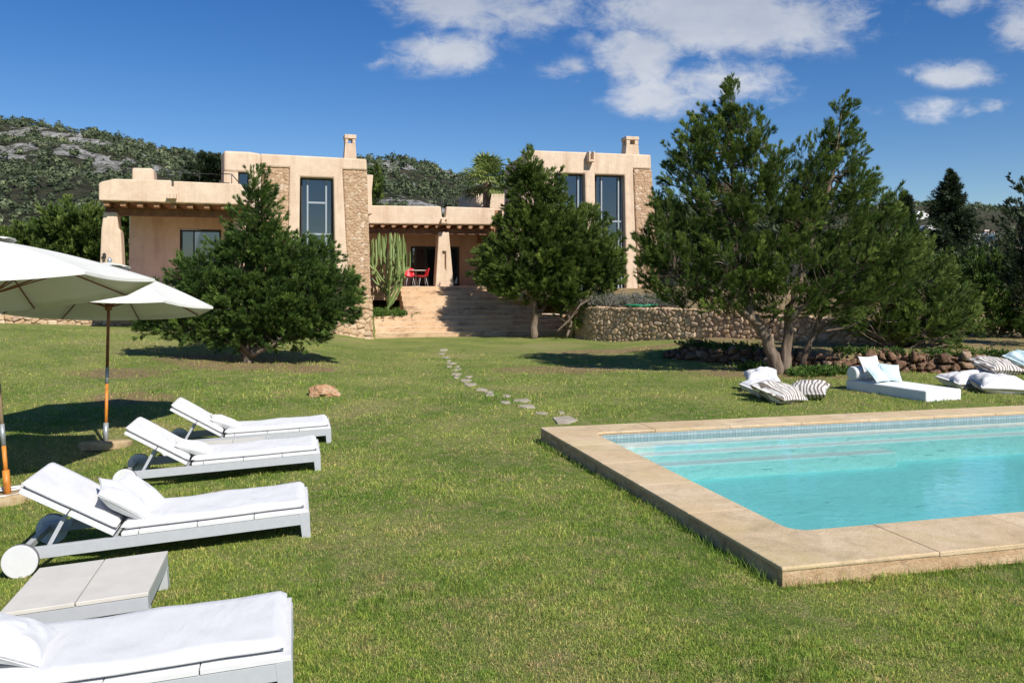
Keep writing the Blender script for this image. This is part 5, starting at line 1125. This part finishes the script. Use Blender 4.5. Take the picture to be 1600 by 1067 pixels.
b = gp(165, 696); umbrella(b, 2.6, 1.50, zat(482, b.y), zat(412, b.y), (R(-7), R(-2.2), 0), 8, 'white garden umbrella standing farther back with its whole pole in view', 1, 'teak_orange', 'teak_dark', 1.02)
b2 = gp(13, 781); b2 = Vector((b2.x, b2.y, b2.z)); umbrella(b2, 2.8, 1.72, zat(457, b2.y), zat(368, b2.y), (R(-4), R(-7.4), 0), 16, 'white garden umbrella nearest the camera at the left edge', 2, 'teak_orange', 'teak_grey', .72)
g = MB(); g.tube([Vector((math.cos(t*.42)*(.15+.004*t), math.sin(t*.42)*(.15+.003*t), .085+.012*math.sin(t))) for t in range(46)], .012, 6); o = g.build('rope_coil', M['cloth'], None); o.location = b2; props(o, 'white rope coiled round the foot of the near umbrella pole', 'rope')
# ---- rock on the lawn
def boulder(name, loc, sx, sy, sz, seed, mat, lab, cat, sub=4):
    bm = bmesh.new(); bmesh.ops.create_icosphere(bm, subdivisions=sub, radius=1)
    for v in bm.verts:
        n_ = mnoise.fractal(v.co*1.1+Vector((seed,0,0)), .8, 2.2, 5)*.30+mnoise.cell(v.co*1.6+Vector((seed*3,1,2)))*.10; c = v.co*(1+n_); v.co = Vector((c.x*sx, c.y*sy, max(c.z*sz, -.3*sz)))
    me = bpy.data.meshes.new(name); bm.to_mesh(me); bm.free()
    o = link(name, me, M[mat], None, loc); return props(o, lab, cat)
b = gp(504, 619); boulder('rock', (b.x, b.y+.12, b.z+.05), .29, .2, .17, 3, 'boulder', 'orange brown rock lying alone on the lawn', 'rock')
# ---- stepping stones
SS = [(693,547,17,3),(690,553,12,3),(697,559,15,3),(702,564,10,2.5),(706,568,19,3),(702,573,11,3),(715,573,9,2.5),(713,578,17,4),(714,585,22,4),(713,590,12,4),(732,589,14,3),(728,595,22,5),(735,601,24,6),(752,609,22,4),(764,613,18,4),(766,617,16,4),(792,619,17,4),(790,629,18,4),(817,626,34,6),(822,635,30,6),(846,646,24,4),(877,645,13,5),(884,656,46,13)]
ORD = 'first second third fourth fifth sixth seventh eighth ninth tenth eleventh twelfth thirteenth fourteenth fifteenth sixteenth seventeenth eighteenth nineteenth twentieth twenty-first twenty-second twenty-third'.split()
for i, (px, py, w, h) in enumerate(SS):
    c = gp(px, py); wm_ = w/FPX*c.y/2*1.0; ym = h/(py-HY)*c.y/2*1.1; rr = random.Random(i); n = rr.choice((5,6,7)); pts = []
    for k in range(n): t = 6.283*(k+rr.uniform(-.3,.3))/n; f = 1/max(abs(math.cos(t)), abs(math.sin(t)))*.85*rr.uniform(.85,1.05); pts.append(Vector((math.cos(t)*wm_*f, math.sin(t)*ym*f, 0)))
    m_ = MB(); m_.prism([p-Vector((0,0,.04)) for p in pts], [p+Vector((0,0,.014)) for p in pts]); o = m_.build('stepping_stone', M['slab'], None, bevel=.008); o.location = c
    props(o, 'large flat paving slab of the stepping path, nearest the pool corner' if i == len(SS)-1 else 'small flat pale stepping stone, the %s of the path counted from the house steps' % ORD[i], 'stepping stone', None if i == len(SS)-1 else 'stepping stones across the lawn')
# ---- daybed
P0 = gp(1447, 628); dth = math.atan2(.5, .87)
e = empty('daybed', P0, math.atan2(.36, .93), 'white fabric covered daybed with bolster on the grass behind the pool', 'daybed'); DL, DW, DH = 1.95, .86, .2
m_ = MB(); m_.box(0, DW, 0, DL, -.01, DH*.98); m_.build('base', M['cloth'], e, bevel=.02)
e['category'] = 'daybed'
m_ = MB(); m_.tube([(-.0, DL-.15, DH+.13), (.02, DL-.15, DH+.13), (DW-.02, DL-.15, DH+.13), (DW, DL-.15, DH+.13)], [.12,.145,.145,.12], 24); m_.build('bolster', M['cloth'], e)
def rel(e, p): return Matrix.Translation(e.location) @ e.rotation_euler.to_matrix().to_4x4() @ Vector(p)
zr = e.rotation_euler.z
pillow('pillow', rel(e, (.32, DL-.34, DH+.27)), (R(66), 0, zr+R(4)), .52, .46, .15, 'offwhite_cloth', 'off white pillow standing at the back of the daybed', 'pillow', 31)
pillow('pillow', rel(e, (.20, DL-.62, DH+.16)), (R(46), 0, zr+R(10)), .42, .38, .14, 'blue_cloth', 'pale blue pillow at the left front of the daybed', 'pillow', 32)
pillow('pillow', rel(e, (.58, DL-.56, DH+.17)), (R(52), R(6), zr+R(-22)), .42, .40, .14, 'blue_cloth', 'pale blue pillow leaning at the right side of the daybed', 'pillow', 33)
# ---- floor cushions
def fcush(px, py, z, rot, w, t, mat, lab, seed, h=None):
    c = gp(px, py); pillow('floor_cushion', (c.x, c.y, c.z+z), rot, w, h or w, t*1.2, mat, lab, 'cushion', seed, 'floor cushions on the grass', wr=.022, puff=.38)
fcush(1217, 628, .17, (R(16), R(4), R(38)), .76, .27, 'zebra', 'zebra striped floor cushion at the front of the left pile', 41)
fcush(1262, 622, .15, (R(8), R(-5), R(-28)), .74, .26, 'zebra', 'zebra striped floor cushion at the right of the left pile', 42)
fcush(1192, 620, .13, (R(8), R(8), R(20)), .66, .24, 'offwhite_cloth', 'off white floor cushion under the left side of the left pile', 43)
fcush(1190, 611, .28, (R(14), R(-6), R(-12)), .66, .24, 'offwhite_cloth', 'off white floor cushion on top at the back of the left pile', 44)
fcush(1500, 606, .14, (R(8), R(4), R(15)), .66, .26, 'offwhite_cloth', 'grey white floor cushion at the left of the right pile', 45)
fcush(1562, 613, .16, (R(8), R(2), R(-8)), .95, .32, 'offwhite_cloth', 'large white floor cushion at the front of the right pile', 46, .8)
fcush(1530, 603, .15, (R(5), R(-4), R(20)), .8, .28, 'offwhite_cloth', 'white floor cushion underneath the striped one in the right pile', 49)
fcush(1556, 602, .42, (R(12), R(3), R(12)), .80, .25, 'zebra', 'zebra striped floor cushion on top of the right pile', 47)
fcush(1597, 602, .56, (R(22), R(-10), R(30)), .56, .18, 'blue_cloth', 'pale blue cushion on top of the right pile at the right edge', 48)
# ---- porch furniture
def shell_chair(p, rz, lab):
    e = empty('shell_chair', p, rz, lab, 'chair', 'red chairs on the porch'); n, k_ = 14, 10; V = []
    for i in range(n):
        t = i/(n-1)
        for j in range(k_):
            s_ = j/(k_-1)*2-1; w = .24*(1-.25*max(0, t-.7))
            if t < .5: y = -.22+.44*t/.5; z = .45-.03*math.sin(t*6.28)+.06*s_*s_
            else: q = (t-.5)/.5; y = .22+.10*q-.09*s_*s_; z = .45+.38*q-.03*abs(s_)**3*q
            V.append((s_*w, y, z+.0))
    I = np.arange(n*k_).reshape(n, k_); F = np.stack([I[:-1,:-1], I[:-1,1:], I[1:,1:], I[1:,:-1]], -1).reshape(-1,4); o = link('seat', npmesh('seat', np.array(V), F, smooth=True), M['red'], e); q = o.modifiers.new('t','SOLIDIFY'); q.thickness = .015
    for sx_ in (-1,1):
        for sy_ in (-1,1): g = MB(); g.tube([(sx_*.12, sy_*.12, .43), (sx_*.21, sy_*.21, 0)], .013, 6); g.build('leg', M['white_metal'], e)
for px, rz, lab, bb in ((640, R(20), 'red shell chair left of the porch table', 4.75), (660, R(-70), 'red shell chair right of the porch table seen from the side', 4.9)):
    p = VF.p(VF.a_at(px, bb), bb, TZ); shell_chair(p, rz, lab)
p = VF.p(VF.a_at(650, 5.3), 5.3, TZ); e = empty('porch_table', p, 0, 'round pale table between the red chairs on the porch', 'table')
g = MB(); g.tube([(0,0,.70),(0,0,.735)], .45, 28); g.build('table_top', M['tabletop'], e); g = MB(); g.tube([(0,0,.02),(0,0,.70)], .04, 10); g.build('leg', M['steel'], e); g = MB(); g.tube([(0,0,0),(0,0,.02)], .25, 20); g.build('foot', M['steel'], e)
